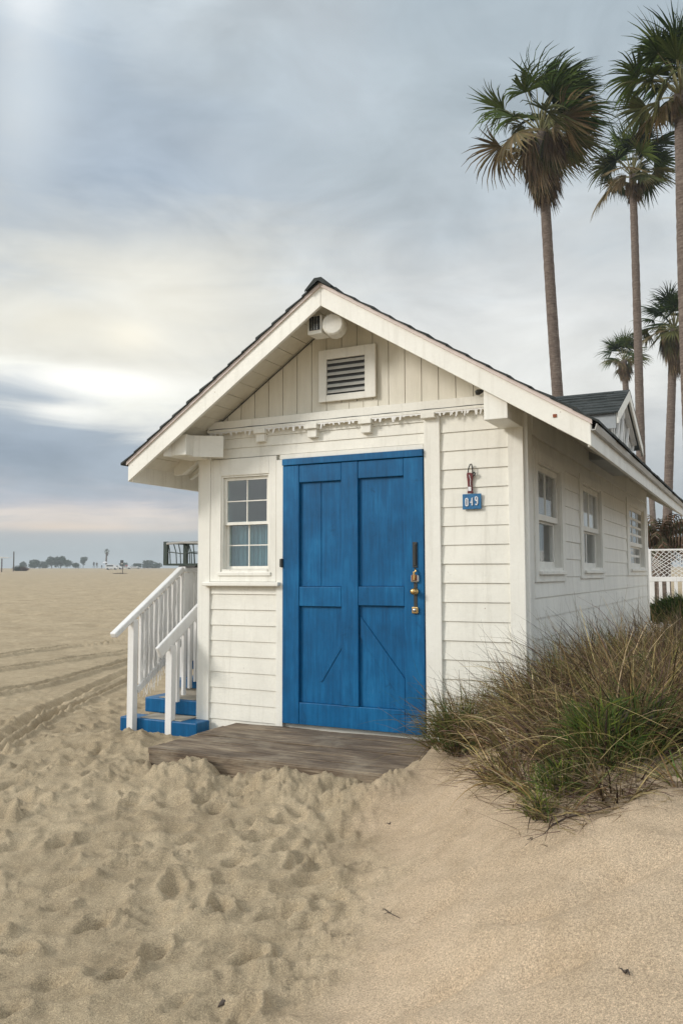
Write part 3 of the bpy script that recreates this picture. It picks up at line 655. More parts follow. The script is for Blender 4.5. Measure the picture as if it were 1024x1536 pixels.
# number plaque
pl=thing('number_plaque','small blue house number plaque with three white digit tiles right of the door','number plaque',(-.381,-.02,1.70))
mb=MB(FRONT); mb.box(-.451,-.311,.019,.030,1.645,1.757); mb.build('board',M['signblue'],pl,bevel=.003)
DIG={'0':[[(-.5,.8),(-.3,1),(.3,1),(.5,.8),(.5,-.8),(.3,-1),(-.3,-1),(-.5,-.8),(-.5,.8)]],'4':[[(.25,-1),(.25,1),(-.5,-.3),(.55,-.3)]],'9':[[(.5,.2),(-.1,.0),(-.5,.3),(-.5,.8),(-.1,1),(.5,.8),(.5,-.6),(.1,-1),(-.5,-.8)]]}
for ch,cx,cz,hh in (('0',-.417,1.697,.026),('4',-.381,1.700,.028),('9',-.345,1.704,.030)):
    mb=MB(FRONT)
    for st in DIG[ch]:
        mb.tube([(cx+.016*p[0],.033,cz+hh*p[1]) for p in st],.0052,6)
    mb.build('digit',M['tile'],pl)
# lanyard
ly=thing('lanyard','dark red webbing lanyard looped on a nail above the number plaque','lanyard',(-.385,-.03,1.87))
mb=MB(); mb.tube([(-.405,-.032,1.915),(-.398,-.034,1.95),(-.388,-.034,1.972),(-.378,-.034,1.974),(-.372,-.034,1.95),(-.370,-.032,1.905)],.0045,6); mb.build('loop',M['charcoal'],ly,smooth=True)
mb=MB(FRONT); mb.prism([(-.417,.022,1.900),(-.412,.022,1.915),(-.37,.022,1.908),(-.366,.022,1.89),(-.376,.022,1.85),(-.374,.022,1.80),(-.371,.022,1.762),(-.413,.022,1.760),(-.408,.022,1.80),(-.411,.022,1.85)],(0,.012,0)); mb.build('strap',M['red'],ly,bevel=.003)
mb=MB(FRONT); mb.box(-.405,-.381,.0345,.039,1.777,1.808); mb.build('buckle',M['tile'],ly,bevel=.003)
mb=MB(); mb.tube([(-.372,-.032,1.905),(-.355,-.036,1.912),(-.350,-.038,1.902),(-.358,-.036,1.89),(-.37,-.034,1.885)],.006,6); mb.build('clip',M['charcoal'],ly,smooth=True)
mb=MB(FRONT); mb.tube([(-.395,.036,1.895),(-.385,.037,1.86),(-.388,.037,1.83),(-.386,.037,1.815)],.0022,5); mb.build('stitching',M['tile'],ly)
# ------------------------------------------------------------------ wooden platform
dk=thing('door_platform','low weathered grey wooden platform half buried in sand before the blue door','platform',(-1.4,-.6,-.2))
yb=[-1.136,-.955,-.775,-.585,-.40,-.215,-.032]
for i in range(6):
    y0_,y1_=yb[i],yb[i+1]-.014
    xl=-2.385-.012*random.random()+(.0 if i else -.006); z=-.028+random.uniform(-.006,.006)
    mb=MB(); n=14; vs=[];fs=[]
    for k in range(n+1):
        x=xl+(1.90)*k/n; zz=z+.003*math.sin(k*1.1+i*2)
        vs+=[(x,y0_,zz),(x,y1_,zz),(x,y1_,zz-.035),(x,y0_,zz-.035)]
    for k in range(n):
        a=k*4;fs+=[(a,a+4,a+5,a+1),(a+1,a+5,a+6,a+2),(a+2,a+6,a+7,a+3),(a+3,a+7,a+4,a)]
    fs+=[(0,1,2,3),(n*4+3,n*4+2,n*4+1,n*4)]
    mb.add(vs,fs); mb.build('plank',M['deck'],dk,bevel=.003)
mb=MB(); mb.box(-2.375,-.46,-1.155,-1.1375,-.27,-.033); mb.build('front_board',M['deck'],dk,bevel=.004)
mb=MB(); mb.box(-2.374,-2.354,-1.136,-.05,-.27,-.066); mb.build('side_board',M['deck'],dk,bevel=.003)
# ------------------------------------------------------------------ side stairs
st=thing('side_stairs','white railed side stairs with blue treads climbing along the left wall','stairs',(-3.1,.3,-.2))
XA=-3.30; XBR=-2.93
for i in range(5):
    y0_=-.22+.25*i; zt=-.03+.135*i; xl=(-3.46,-3.40,-3.36,-3.30,-3.28)[i]
    hgt=(.17,.128,.075,.075,.075)[i]
    xr_=-2.66 if i==0 else -2.815; y1_=-.035 if i==0 else y0_+.29
    mb=MB(); mb.box(xl,xr_,y0_,y1_,zt-hgt,zt); stp=mb.build('step',M['blue'],st,bevel=.010); WORG[stp.name]=WORG[st.name]
    if i<2: mb=MB(); mb.box(XA+.04,-2.83,y0_+.02,y0_+.248,zt+.001,zt+.006); mb.build('sandy_tread',M['concrete'],stp)
    mb=MB(); mb.box(XA+.03,-2.816,y0_+.04,y0_+.065,zt-.30,zt-hgt-.001); mb.build('riser',M['concrete'],st)
mb=MB(); mb.box(-3.30,-2.815,1.0,2.4,.60,.655); mb.build('landing',M['grey'],st,bevel=.004)
def railz(y): return .70+.617*(y+.50)
def rail(x,y0,y1,w=.095,h=.06,dz_=0):
    mb=MB(); mb.beam((x,y0,railz(y0)-h/2-dz_),(x,y1,railz(y1)-h/2-dz_),w,h); mb.build('handrail',M['rail'],st,bevel=.010)
rail(XA,-.50,.40,.062,.048); rail(XBR-.015,-.36,.33,.034,.10,.20)
mb=MB(); mb.beam((XA+.0,.41,railz(.40)-.03),(XA,2.4,railz(.40)-.03),.07,.05); mb.build('handrail',M['rail'],st,bevel=.008)
mb=MB(); mb.box(XA-.032,XA+.032,-.285,-.225,-.30,railz(-.25)-.055); mb.build('post',M['rail'],st,bevel=.004)
mb=MB(); mb.box(XA-.03,XA+.034,-.289,-.2855,-.20,-.115); mb.build('rust_patch',M['rust'],st)
mb=MB(); mb.box(XBR-.047,XBR+.017,-.225,-.165,-.30,railz(-.19)-.30); mb.build('post',M['rail'],st,bevel=.004)
mb=MB(); mb.box(XA-.035,XA+.035,.40,.47,-.30,railz(.40)-.06); mb.build('post',M['rail'],st,bevel=.004)
mb=MB(); mb.box(XA-.035,XA+.035,2.33,2.40,-.30,railz(.40)-.06); mb.build('post',M['rail'],st,bevel=.004)
y=-.17
while y<.39:
    b0=.22+.55*(y+.2)+random.uniform(-.02,.02); mb=MB(); lean=random.uniform(-.01,.01)
    mb.box(XA-.012,XA+.012,y,y+.038,b0,railz(y)-.055); mb.build('baluster',M['rail'],st); y+=.062
mb=MB(); mb.beam((XA+.022,-.22,.20),(XA+.022,.42,.20+.64*.6),.02,.05); mb.build('bottom_rail',M['rail'],st)
y=.50
while y<2.3: mb=MB(); mb.box(XA-.012,XA+.012,y,y+.07,.35,railz(.40)-.056); mb.build('baluster',M['rail'],st); y+=.085
y=-.12
while y<.36:
    mb=MB(); mb.box(XBR-.03,XBR-.006,y,y+.036,.12+.55*(y+.1),railz(y)-.29); mb.build('baluster',M['rail'],st); y+=.085
mb=MB(); mb.prism([(XA+.03,.1,-.3),(XA+.03,1.0,-.3),(XA+.03,1.0,.48),(XA+.03,.1,.0)],(.015,0,0)); mb.build('skirt_board',M['grey'],st)
for i in range(8): mb=MB(); mb.box(-3.27+.055*i,-3.24+.055*i,1.3,1.32,-.3,.55); mb.build('skirt_slat',M['rail'],st)
# torn netting hanging under the far rail
mb=MB(); rr=random.Random(5)
for k in range(60):
    y=-.16+rr.random()*.46; zt=railz(y)-.06; b0=.20+.35*(y+.2)+rr.uniform(-.10,.05); x=XA+.03; pts=[]
    for q in range(6): f=q/5; pts.append((x+rr.uniform(-.004,.004)+.012*math.sin(f*3+k),y+ .05*f*f*rr.uniform(-1,1),zt+(b0-zt)*f))
    mb.tube(pts,.0022,3,False)
tag(mb.build('hanging_netting',M['rail']),'torn white netting hanging from the far handrail of the side stairs','netting')
# wire cage
cg=thing('wire_cage','dark green wire crate sitting on the top of the stair railing','wire crate',(-3.2,.6,1.25))
cx0,cx1,cy0,cy1,cz0,cz1=-3.50,-2.99,.42,.72,1.262,1.485
mb=MB(); fr=.020
for x in (cx0,cx1):
    for y in (cy0,cy1): mb.box(x-(.022 if x==cx0 else .01),x+(.022 if x==cx0 else .01),y-.012,y+.012,cz0,cz1)
for z in (cz0+.008,cz1-.012):
    for y in (cy0,cy1): mb.beam((cx0,y,z),(cx1,y,z),.018,.018)
    for x in (cx0,cx1): mb.beam((x,cy0,z),(x,cy1,z),.018,.018)
mb.build('frame',M['cagegreen'],cg)
mb=MB(); rr=random.Random(3)
for y in (cy0,cy1):
    for i in range(1,9):
        x=cx0+(cx1-cx0)*i/9; s=rr.uniform(-.02,.03); mb.tube([(x-.03,y,cz1-.01),(x+s,y-.004,cz0+.12),(x+s+.005,y,cz0+.005)],.0048,5)
    mb.tube([(cx0+(cx1-cx0)*i/8,y-.006,cz0+.115+.008*math.sin(i*1.5)) for i in range(9)],.0048,5)
for i in range(1,8):
    x=cx0+(cx1-cx0)*i/8; mb.tube([(x,cy0,cz1-.005),(x+.01,(cy0+cy1)/2,cz1+.004),(x,cy1,cz1-.005)],.004,5); mb.tube([(x,cy0,cz0+.01),(x,cy1,cz0+.01)],.004,5)
mb.build('wires',M['cagegreen'],cg)
mb=MB(); mb.tube([(cx0+.02,cy0-.015,cz1-.02),(cx0+.2,cy0-.02,cz1-.012),(cx1-.02,cy0-.015,cz1-.02)],.011,6); mb.build('rod',M['gutter'],cg)
mb=MB(); mb.box(cx0+.15,cx0+.34,cy0-.005,cy0+.1,cz0-.022,cz0-.004); mb.build('foot',M['charcoal'],cg,bevel=.004)
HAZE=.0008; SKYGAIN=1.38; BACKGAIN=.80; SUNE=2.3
# ------------------------------------------------------------------ blades and leaves
class Strips:
    def __init__(s): s.v=[];s.f=[];s.c=[]
    def strip(s,pts,widths,side,col):
        k=len(s.v)
        for p,w in zip(pts,widths):
            s.v.append(tuple(p-side*(w/2))); s.v.append(tuple(p+side*(w/2))); s.c.append(col); s.c.append(col)
        for i in range(len(pts)-1): s.f.append((k+2*i,k+2*i+1,k+2*i+3,k+2*i+2))
    def build(s,name,m,parent=None):
        mb=MB(); mb.v=s.v; mb.f=s.f; return mb.build(name,m,parent,recalc=False,colors=s.c)
def blade(S,base,az,elev,length,width,curve,col,rnd,n=5,droop=None):
    d=Vector((math.cos(az)*math.cos(elev),math.sin(az)*math.cos(elev),math.sin(elev)))
    side=Vector((-math.sin(az),math.cos(az),0)); a=rnd.uniform(0,PI); side=(side*math.cos(a)+d.cross(side)*math.sin(a)).normalized()
    p=Vector(base); pts=[p.copy()]; st=length/n; kx=rnd.uniform(-.25,.25)
    for i in range(n):
        p=p+d*st; pts.append(p.copy()); d=(d+Vector((kx*.15,kx*.12,-curve/n))).normalized()
    S.strip(pts,[width*(1-.85*(i/n)**1.3) for i in range(n+1)],side,col)
def vary(c,rnd,a=.25):
    f=1+rnd.uniform(-a,a); return (c[0]*f*(1+rnd.uniform(-.1,.1)),c[1]*f,c[2]*f*(1+rnd.uniform(-.1,.1)),1)
STRAW=(.29,.22,.10); DRY=(.15,.10,.05); BROWN=(.055,.034,.022); OLIVE=(.112,.105,.032); GREEN=(.055,.09,.022); BRIGHT=(.14,.17,.03); PURP=(.14,.09,.075); PALE=(.38,.30,.17)
rnd=random.Random(21)
# tussock field: where the photo's dune grass stands
PG=[(q.x,q.y) for q in (ground_hit(*a) for a in ((645,1118),(690,1150),(730,1168),(775,1188),(822,1222),(870,1222),(915,1200),(960,1190),(1060,1188)))]
PG=PG+[(4.5,-.8),(4.5,6.9),(.06,6.9),(.06,-.04),(-.72,-.04)]
def inpoly(x,y):
    c=False; n=len(PG)
    for i in range(n):
        (x1,y1),(x2,y2)=PG[i],PG[(i+1)%n]
        if (y1>y)!=(y2>y) and x<(x2-x1)*(y-y1)/(y2-y1)+x1: c=not c
    return c
def front_dist(x,y): return min(math.hypot(x-a,y-b_) for a,b_ in PG[:9])
def edge_ok(x,y): return inpoly(x,y)
tuss=[]
tries=0
while len(tuss)<560 and tries<40000:
    tries+=1
    x=rnd.uniform(-.75,4.3); y=rnd.triangular(-3.0,6.8,-1.0)
    if not edge_ok(x,y): continue
    if rnd.random()>(1.0 if y<.8 else .42): continue
    if (x-.87)**2/.35**2+(y-.95)**2/.5**2<1: continue
    if any((x-a)**2+(y-b)**2<(.085 if y<1 else .15)**2 for a,b in tuss): continue
    tuss.append((x,y))
S=Strips()
for (x,y) in tuss:
    gz=Hn(x,y); green=0
    g1=math.exp(-(((x+.35)/.35)**2+((y+.75)/.4)**2)); kind=rnd.random()
    hscale=.78+.30*rnd.random()
    fd=front_dist(x,y); hscale*=min(1.18,.55+fd*1.0)
    if y>2.2: hscale*=.95
    if x<.1: hscale*=.85
    tb=rnd.choice([.55,.75,1,1,1.35,1.7]); nb=int(120 if y<1 else 95)
    palette=[STRAW,DRY,DRY,BROWN,BROWN,DRY,OLIVE,PALE,PURP] if kind<.6 else ([OLIVE,GREEN,DRY,OLIVE,STRAW,BROWN] if kind<.85 or g1>.3 else [PURP,BROWN,DRY,STRAW])
    if g1>.25: palette=[OLIVE,GREEN,DRY,DRY,STRAW,BROWN]
    for b in range(nb):
        r=.09*math.sqrt(rnd.random()); a=rnd.uniform(0,2*PI); az=a+rnd.uniform(-.9,.9)
        el=math.radians(rnd.triangular(8,88,52)); Lb=rnd.triangular(.14,.66,.36)*hscale
        blade(S,(x+r*math.cos(a),y+r*math.sin(a),gz-.02),az,el,Lb,rnd.choice([.003,.004,.005,.0085]),rnd.uniform(.2,1.9),vary(tuple(q_*tb for q_ in rnd.choice(palette)),rnd,.35),rnd)
    for b in range(6): # long tangled dry stems
        az=rnd.uniform(0,2*PI); blade(S,(x+rnd.uniform(-.1,.1),y+rnd.uniform(-.1,.1),gz+rnd.uniform(.0,.22)),az,math.radians(rnd.uniform(-8,38)),rnd.uniform(.25,.55),.0028,rnd.uniform(.2,1.3),vary(rnd.choice([PALE,STRAW,DRY]),rnd),rnd,7)
    for b in range(18): # low dark twiggy litter
        az=rnd.uniform(0,2*PI); blade(S,(x+rnd.uniform(-.13,.13),y+rnd.uniform(-.13,.13),gz+rnd.uniform(0,.03)),az,math.radians(rnd.uniform(2,30)),rnd.uniform(.06,.2),.003,rnd.uniform(-.3,.6),vary(rnd.choice([BROWN,PURP,DRY]),rnd),rnd,3)
# taller stalks along the wall
for k in range(70):
    x=rnd.uniform(.08,1.2); y=rnd.uniform(-.6,6.2); 
    if k<12: x=rnd.uniform(-.15,.25); y=rnd.uniform(-.7,-.2)
    blade(S,(x,y,Hn(x,y)),rnd.uniform(0,2*PI),math.radians(rnd.uniform(55,88)),rnd.uniform(.45,.75),.0035,rnd.uniform(.1,.6),vary(rnd.choice([BROWN,DRY,PURP,OLIVE]),rnd),rnd,6)
# fringe creeping out over the sand and over the platform
for k in range(800):
    i_=rnd.randrange(0,8); f_=rnd.random(); x=PG[i_][0]*(1-f_)+PG[i_+1][0]*f_+rnd.gauss(0,.05); y=PG[i_][1]*(1-f_)+PG[i_+1][1]*f_+rnd.gauss(.02,.07)
    blade(S,(x,y,Hn(x,y)+.004),rnd.gauss(-PI*.62,1.0),math.radians(rnd.uniform(0,26)),rnd.uniform(.08,.28),.0025,rnd.uniform(.0,.5),vary(rnd.choice([DRY,BROWN,STRAW,PURP]),rnd),rnd,4)
tag(S.build('dune_grass',M['grass']),'tangled dry and olive dune grass heaped against the side wall','dune grass',kind='stuff')
# green shrubs standing in the grass
def bush(name,label,cat,x,y,h,r,n,pal,w=.006,ln=.16,gz=None,group=None,stems=8):
    gz=Hn(x,y) if gz is None else gz
    t=thing(name,label,cat,(x,y,gz),group); S=Strips(); rr=random.Random(int(x*97+y*31+h*1000))
    for i in range(n):
        a=rr.uniform(0,2*PI); q=r*rr.random()**.6; zz=gz+h*rr.random()**.8*(1-.5*(q/r)**2)
        blade(S,(x+q*math.cos(a),y+q*math.sin(a),zz*.9+gz*.1),a+rr.uniform(-1,1),math.radians(rr.uniform(5,85)),rr.uniform(.4,1.1)*ln,w*rr.uniform(.6,1.2),rr.uniform(.1,.9),vary(rr.choice(pal),rr,.35),rr,3)
    S.build('foliage',M['grass'],t)
    mb=MB()
    for i in range(stems):
        a=rr.uniform(0,2*PI); mb.tube([(x,y,gz-.03),(x+.4*r*math.cos(a),y+.4*r*math.sin(a),gz+.5*h),(x+.8*r*math.cos(a),y+.8*r*math.sin(a),gz+.85*h)],[.006,.004,.002],4)
    mb.build('stem',M['darkwood'],t); return t
q=ground_hit(905,1150); bush('green_shrub','bright green feathery shrub in the middle of the dry dune grass','shrub',q.x,q.y,.30,.15,620,[BRIGHT,GREEN,OLIVE,GREEN])
q=ground_hit(962,1130); bush('green_shrub','second darker green shrub right behind the feathery one','shrub',q.x,q.y,.28,.14,420,[OLIVE,GREEN,GREEN,DRY])
q=ground_hit(842,1196); bush('green_shrub','low bright green sprig at the lower edge of the dune grass','shrub',q.x,q.y,.13,.10,420,[BRIGHT,GREEN,OLIVE],ln=.10)
q=ground_hit(690,1128); bush('green_shrub','olive tuft in the grass touching the right door casing','shrub',q.x,q.y,.26,.17,700,[OLIVE,GREEN,OLIVE,DRY],ln=.2,w=.005)
p=ground_hit(806,1232); bush('beach_seedling','tiny green seedling alone on the smooth dune below the grass','seedling',p.x,p.y,.10,.055,190,[BRIGHT,GREEN,BRIGHT],w=.004,ln=.08,gz=p.z+.004,stems=4)
p=(.35,8.6); bush('dark_green_bush','dark green rounded bush before the white picket fence','bush',.42,8.35,.44,.55,5200,[(.03,.055,.015),(.05,.085,.02),(.09,.12,.03)],w=.016,ln=.2,stems=14)
# runners and twigs on the dune
def twig(pts_px,rad,label,m='darkwood',name='dead_twig',forks=2,seed=1,lift=.006):
    rr=random.Random(seed); P=[ground_hit(*q)+Vector((0,0,lift)) for q in pts_px]; mb=MB()
    mb.tube(P,[rad*(1-.6*i/(len(P)-1)) for i in range(len(P))],5)
    for f in range(forks):
        i=rr.randrange(0,len(P)-1); a=rr.uniform(0,2*PI); q=P[i]; mb.tube([q,q+Vector((math.cos(a)*.014,math.sin(a)*.014,.004)),q+Vector((math.cos(a)*.028,math.sin(a)*.024,.001))],[rad*.6,rad*.4,rad*.2],4)
    o=mb.build(name,M[m]); return tag(o,label,'twig')
twig([(788,1272),(800,1262),(815,1255),(828,1240),(850,1228),(880,1222),(915,1212)],.005,'long brown creeping runner trailing from the seedling on the dune','darkwood','creeping_runner',6,3)
twig([(712,1155),(722,1168),(738,1182),(746,1190)],.004,'dark forked twig poking out of the grass onto the dune','darkwood','dead_twig',3,4)
twig([(560,1370),(575,1365),(585,1372),(600,1380)],.0035,'small curled twig lying alone low on the smooth dune',forks=3,seed=5)
twig([(584,1238),(590,1230),(596,1226)],.0045,'short dark stick on the sand just below the platform corner',forks=1,seed=6)
twig([(490,1404),(497,1407),(502,1405)],.005,'small dark wood chip near the lower middle of the sand',forks=0,seed=7)
twig([(936,1462),(941,1458),(944,1466)],.005,'tiny dark leaf scrap on the dune at lower right',forks=1,seed=8)
twig([(540,1362),(548,1358),(553,1362)],.003,'thin broken twig left of the curled twig on the dune',forks=1,seed=9)
twig([(640,1130),(622,1150),(606,1168),(598,1176)],.0022,'fine dry root trailing over the right end of the platform',forks=3,seed=10)
twig([(296,1258),(304,1250),(310,1244)],.003,'little pale brown twig among the footprints left of centre',forks=1,seed=11)
for (px,py,lab,s_) in [(335,1508,'dark lump added in place of a hole at the bottom edge of the trodden sand',.028),(293,1503,'rounded dark clod left of the dark hole lump at the bottom',.020),(388,1181,'brown sand clod below the platform edge',.020)]:  # largest one: dark lump added where the sand only has a dark hole
    p=ground_hit(px,py); mb=MB(); rr=random.Random(px); vs=[]
    prof=[(0,-.8),(.6,-.6),(1,-.1),(.85,.4),(.4,.7),(0,.75)]
    mb.lathe((p.x,p.y,p.z+s_*.3),(rr.uniform(-.3,.3),.1,1),[(r_*s_,t_*s_*.7) for r_,t_ in prof],10)
    mb.v=[tuple(Vector(q)+Vector((rr.uniform(-1,1),rr.uniform(-1,1),rr.uniform(-1,1)))*s_*.22) for q in mb.v]
    tag(mb.build('dark_hole_lump' if s_>.025 else 'sand_clod',M['darkwood'] if s_>.025 else M['concrete'],smooth=True),lab,'clod')
# ------------------------------------------------------------------ palms
WIND=Vector((math.cos(YAW),math.sin(YAW),0))
def fan(S,hub,ax,nrm,Lf,rr,col,nseg=26,spread=105,wind=.25,droop=.5,wd=.045):
    sd=ax.cross(nrm).normalized()
    for i in range(nseg):
        th=math.radians(-spread+2*spread*i/(nseg-1)+rr.uniform(-3,3)); d=(ax*math.cos(th)+sd*math.sin(th)+nrm*(-.18*abs(math.sin(th)))).normalized()
        ln=Lf*(.72+.28*math.cos(th))*rr.uniform(.80,1.12); p=hub.copy(); pts=[p.copy()]; n=4
        for k in range(n):
            p=p+d*(ln/n); pts.append(p.copy()); g=(k+1)/n
            d=(d+Vector((0,0,-droop*g*.9))+WIND*wind*g).normalized()
        side=d.cross(nrm); side=side.normalized() if side.length>.1 else sd
        tw=(side*math.cos(.5)+nrm*math.sin(rr.uniform(-.7,.7))).normalized()
        S.strip(pts,[wd*.5,wd*1.25,wd*1.15,wd*.5,wd*.08],tw,vary(col,rr,.3))
def palm(base,top,r0,r1,Rc,label,nleaf=42,skirt=1.6,seed=1,wind=.25,lean=None,nseg=26,nskirt=70,group='tall palm trees behind the hut'):
    base=Vector(base);top=Vector(top); rr=random.Random(seed)
    t=thing('palm_tree',label,'palm tree',base,group)
    mb=MB(); n=90; H=(top-base).length; pts=[];rad=[]
    bow=Vector((rr.uniform(-.15,.15),rr.uniform(-.15,.15),0))
    for i in range(n+1):
        f=i/n; p=base.lerp(top,f)+bow*math.sin(f*PI); pts.append(p); rad.append((r0+(r1-r0)*f)*(1+.035*(i%2)+rr.uniform(-.02,.02))+ (.12*math.exp(-f*H/.5)))
    mb.tube(pts,rad,12); mb.build('trunk',M['trunk'],t,smooth=True)
    S=Strips(); GR=[(.022,.040,.009),(.036,.062,.012),(.07,.10,.022),(.012,.022,.007)]
    pet=MB()
    for i in range(nleaf):
        f=i/(nleaf-1); el=math.radians(84-100*f**1.15+rr.uniform(-10,10)); az=i*2.39996+rr.uniform(-.35,.35)
        d=Vector((math.cos(az)*math.cos(el),math.sin(az)*math.cos(el),math.sin(el)))
        d=(d+WIND*wind*.8).normalized()
        pl=Rc*rr.uniform(.42,.62); hub=top+Vector((0,0,rr.uniform(-.1,.25)))+d*pl*.5
        d2=(d+Vector((0,0,-.18))+WIND*wind*.3).normalized(); hub2=hub+d2*pl*.5
        pet.tube([top+Vector((0,0,-.1)),hub,hub2],[.030,.020,.014],4,False)
        ax=(d2+Vector((0,0,-.25*rr.random()))+WIND*wind*.6).normalized(); nr=ax.cross(Vector((0,0,1))); 
        if nr.length<.1: nr=ax.orthogonal()
        nr=nr.normalized(); nrm=nr.cross(ax).normalized(); a=rr.uniform(-.9,.9); nrm=(nrm*math.cos(a)+nr*math.sin(a)).normalized()
        col=rr.choice(GR) if f<.8 else rr.choice([(.10,.10,.035),(.07,.08,.03),(.13,.10,.05)])
        fan(S,hub2,ax,nrm,Rc*rr.uniform(.50,.68),rr,col,nseg=nseg,spread=rr.uniform(75,110),wind=wind,droop=rr.uniform(.2,.6),wd=Rc*.030)
    for i in range(int(nleaf*.3)):  # spent brownish fronds low in the crown
        az=rr.uniform(0,2*PI); d=Vector((math.cos(az),math.sin(az),rr.uniform(-.5,.5))).normalized(); hub=top+d*Rc*rr.uniform(.12,.3)
        fan(S,hub,(d+Vector((0,0,-.5))).normalized(),Vector((0,0,1)).cross(d).normalized(),Rc*.33,rr,rr.choice([(.16,.12,.06),(.09,.09,.035),(.2,.16,.09)]),nseg=12,spread=50,wind=wind*.6,droop=.7,wd=Rc*.024)
    S.build('crown',M['frond'],t)
    pet.build('frond_stalks',M['petiole'],t,recalc=False)
    if skirt>0:
        S=Strips()
        for i in range(nskirt):
            az=rr.uniform(0,2*PI); f=rr.random(); d=Vector((math.cos(az),math.sin(az),0)); hub=top+Vector((0,0,-.15-.55*skirt*f))+d*(r1+.05+.24*(1-f)*skirt*.6)
            ax=(Vector((0,0,-1))+d*rr.uniform(.0,.35)*(1-.5*f)+WIND*.08).normalized()
            fan(S,hub,ax,d,skirt*rr.uniform(.35,.5),rr,rr.choice([(.11,.078,.045),(.17,.125,.075),(.075,.052,.034),(.08,.08,.035)]),nseg=9,spread=20,wind=.05,droop=.2,wd=.05)
        S.build('dead_fronds',M['frond'],t)
    return t
M['petiole']=paint('frond_stalk',(.22,.20,.08),(.12,.12,.05),.6)
def at(px,py,D): return Vector(CAM)+raydir(px,py)*D
def palm_px(top,base,D,r0,r1,Rc,label,**k):
    T=at(*top,D); B=at(*base,D); k2=(T.z-B.z); f=(T.z-Hn(B.x,B.y)+.2)/k2; G=T+(B-T)*f; G.z=Hn(G.x,G.y)-.15
    return palm(G,T,r0,r1,Rc,label,**k)
palm_px((811,196),(838,575),27,.20,.15,2.4,'tallest palm nearest the hut roof with a windswept crown and a brown skirt',nleaf=44,skirt=2.6,seed=3,wind=.40,nskirt=150)
palm_px((948,262),(959,690),36,.21,.15,2.35,'slim palm between the skirted palm and the right edge, its trunk passing behind the dormer',nleaf=32,skirt=1.3,seed=5,wind=.12,nskirt=34)
palm_px((1020,140),(1030,415),22,.22,.17,1.95,'thick trunked palm cut off by the top right corner',nleaf=38,skirt=.9,seed=7,wind=.05,nskirt=24)
palm_px((935,540),(946,700),58,.24,.2,1.9,'small distant palm half hidden behind the slim trunk above the dormer',nleaf=30,skirt=1.6,seed=9,wind=.08,nseg=20,nskirt=50)
palm_px((1010,492),(1000,790),42,.24,.19,2.1,'leaning palm at the right edge with a shaggy brown beard over the fence',nleaf=38,skirt=2.6,seed=11,wind=-.05,nseg=22,nskirt=80)
q=at(981,800,30); q.z=Hn(q.x,q.y)-.2; T_=at(976,738,30); mb=MB(); mb.tube([q,q.lerp(T_,.5)+Vector((.03,0,0)),T_],[.14,.11,.10],8); tag(mb.build('bare_trunk',M['trunk'],smooth=True),'thin dark bare trunk just past the far eave corner','tree trunk')
# low spreading palm behind the fence
t=thing('low_palm','low brown shaggy palm sprouting behind the lattice fence','palm tree',(at(990,840,19).x,at(990,840,19).y,Hn(at(990,840,19).x,at(990,840,19).y)))
T=at(992,812,19); S=Strips(); rr=random.Random(4)
for i in range(46):
    az=rr.uniform(0,2*PI); el=math.radians(rr.uniform(-10,75)); d=Vector((math.cos(az)*math.cos(el),math.sin(az)*math.cos(el),math.sin(el))); n=10; p=T.copy(); pts=[p.copy()]
    dd=d.copy()
    for k in range(n):
        p=p+dd*.085; pts.append(p.copy()); dd=(dd+Vector((0,0,-.16))).normalized()
        sdv=dd.cross(Vector((0,0,1))).normalized()
        for s_ in (-1,1):
            q=p; S.strip([q,q+sdv*s_*.09+Vector((0,0,-.05))+dd*.05,q+sdv*s_*.12+Vector((0,0,-.22))+dd*.07],[.05,.045,.006],dd,vary(rr.choice([(.10,.07,.045),(.06,.06,.03),(.14,.09,.06)]),rr))
    S.strip(pts,[.014]*len(pts),sdv,(.1,.08,.05,1))
S.build('crown',M['frond'],t)
mb=MB(); mb.tube([(T.x,T.y,Hn(T.x,T.y)-.1),tuple(T)],[.16,.12],10); mb.build('trunk',M['trunk'],t)
# ------------------------------------------------------------------ picket fence with lattice beyond the hut
FY=10.2
fb=at(980,880,1)
def onY(px,py,Y):
    d=raydir(px,py); return Vector(CAM)+d*((Y-CAM[1])/d.y)
zr=onY(1000,868,FY).z; zb=onY(1000,925,FY).z; xl=onY(962,868,FY).x; xr=xl+3.4; zt=onY(990,826,FY).z
fe=thing('picket_fence','white picket fence with diamond lattice top at the far end of the hut','fence',(xl,FY,Hn(xl,FY)))
mb=MB(); mb.box(xl,xr,FY-.05,FY+.03,zr-.05,zr+.035); mb.build('rail',M['rail'],fe,bevel=.004)
mb=MB(); mb.box(xl,xr,FY-.03,FY+.02,zb+.06,zb+.13); mb.build('rail',M['rail'],fe)
x=xl+.03
while x<xr: mb=MB(); mb.box(x,x+.055,FY-.052,FY-.031,Hn(x,FY)-.1,zr-.052); mb.build('picket',M['rail'],fe); x+=.13
for x in (xl+.12,xl+1.35,xl+2.6): mb=MB(); mb.box(x-.05,x+.05,FY-.045,FY+.05,Hn(x,FY)-.2,zt+.02); mb.build('post',M['rail'],fe,bevel=.006)
mb=MB(); z0,z1=zr+.04,zt; h=z1-z0
k=xl-.4
while k<xr:
    for s_,yy in ((1,.0),(-1,.012)):
        a=(k if s_>0 else k+h*1.5); b=(k+h*1.5 if s_>0 else k); mb.beam((a,FY+yy,z0),(b,FY+yy,z1),.009,.046,(0,1,0))
    k+=.105
mb.v=[(min(max(v[0],xl),xr),v[1],v[2]) for v in mb.v]; mb.build('lattice',M['rail'],fe)
mb=MB(); mb.box(xl,xr,FY-.03,FY+.035,zt,zt+.03); mb.build('rail',M['rail'],fe)
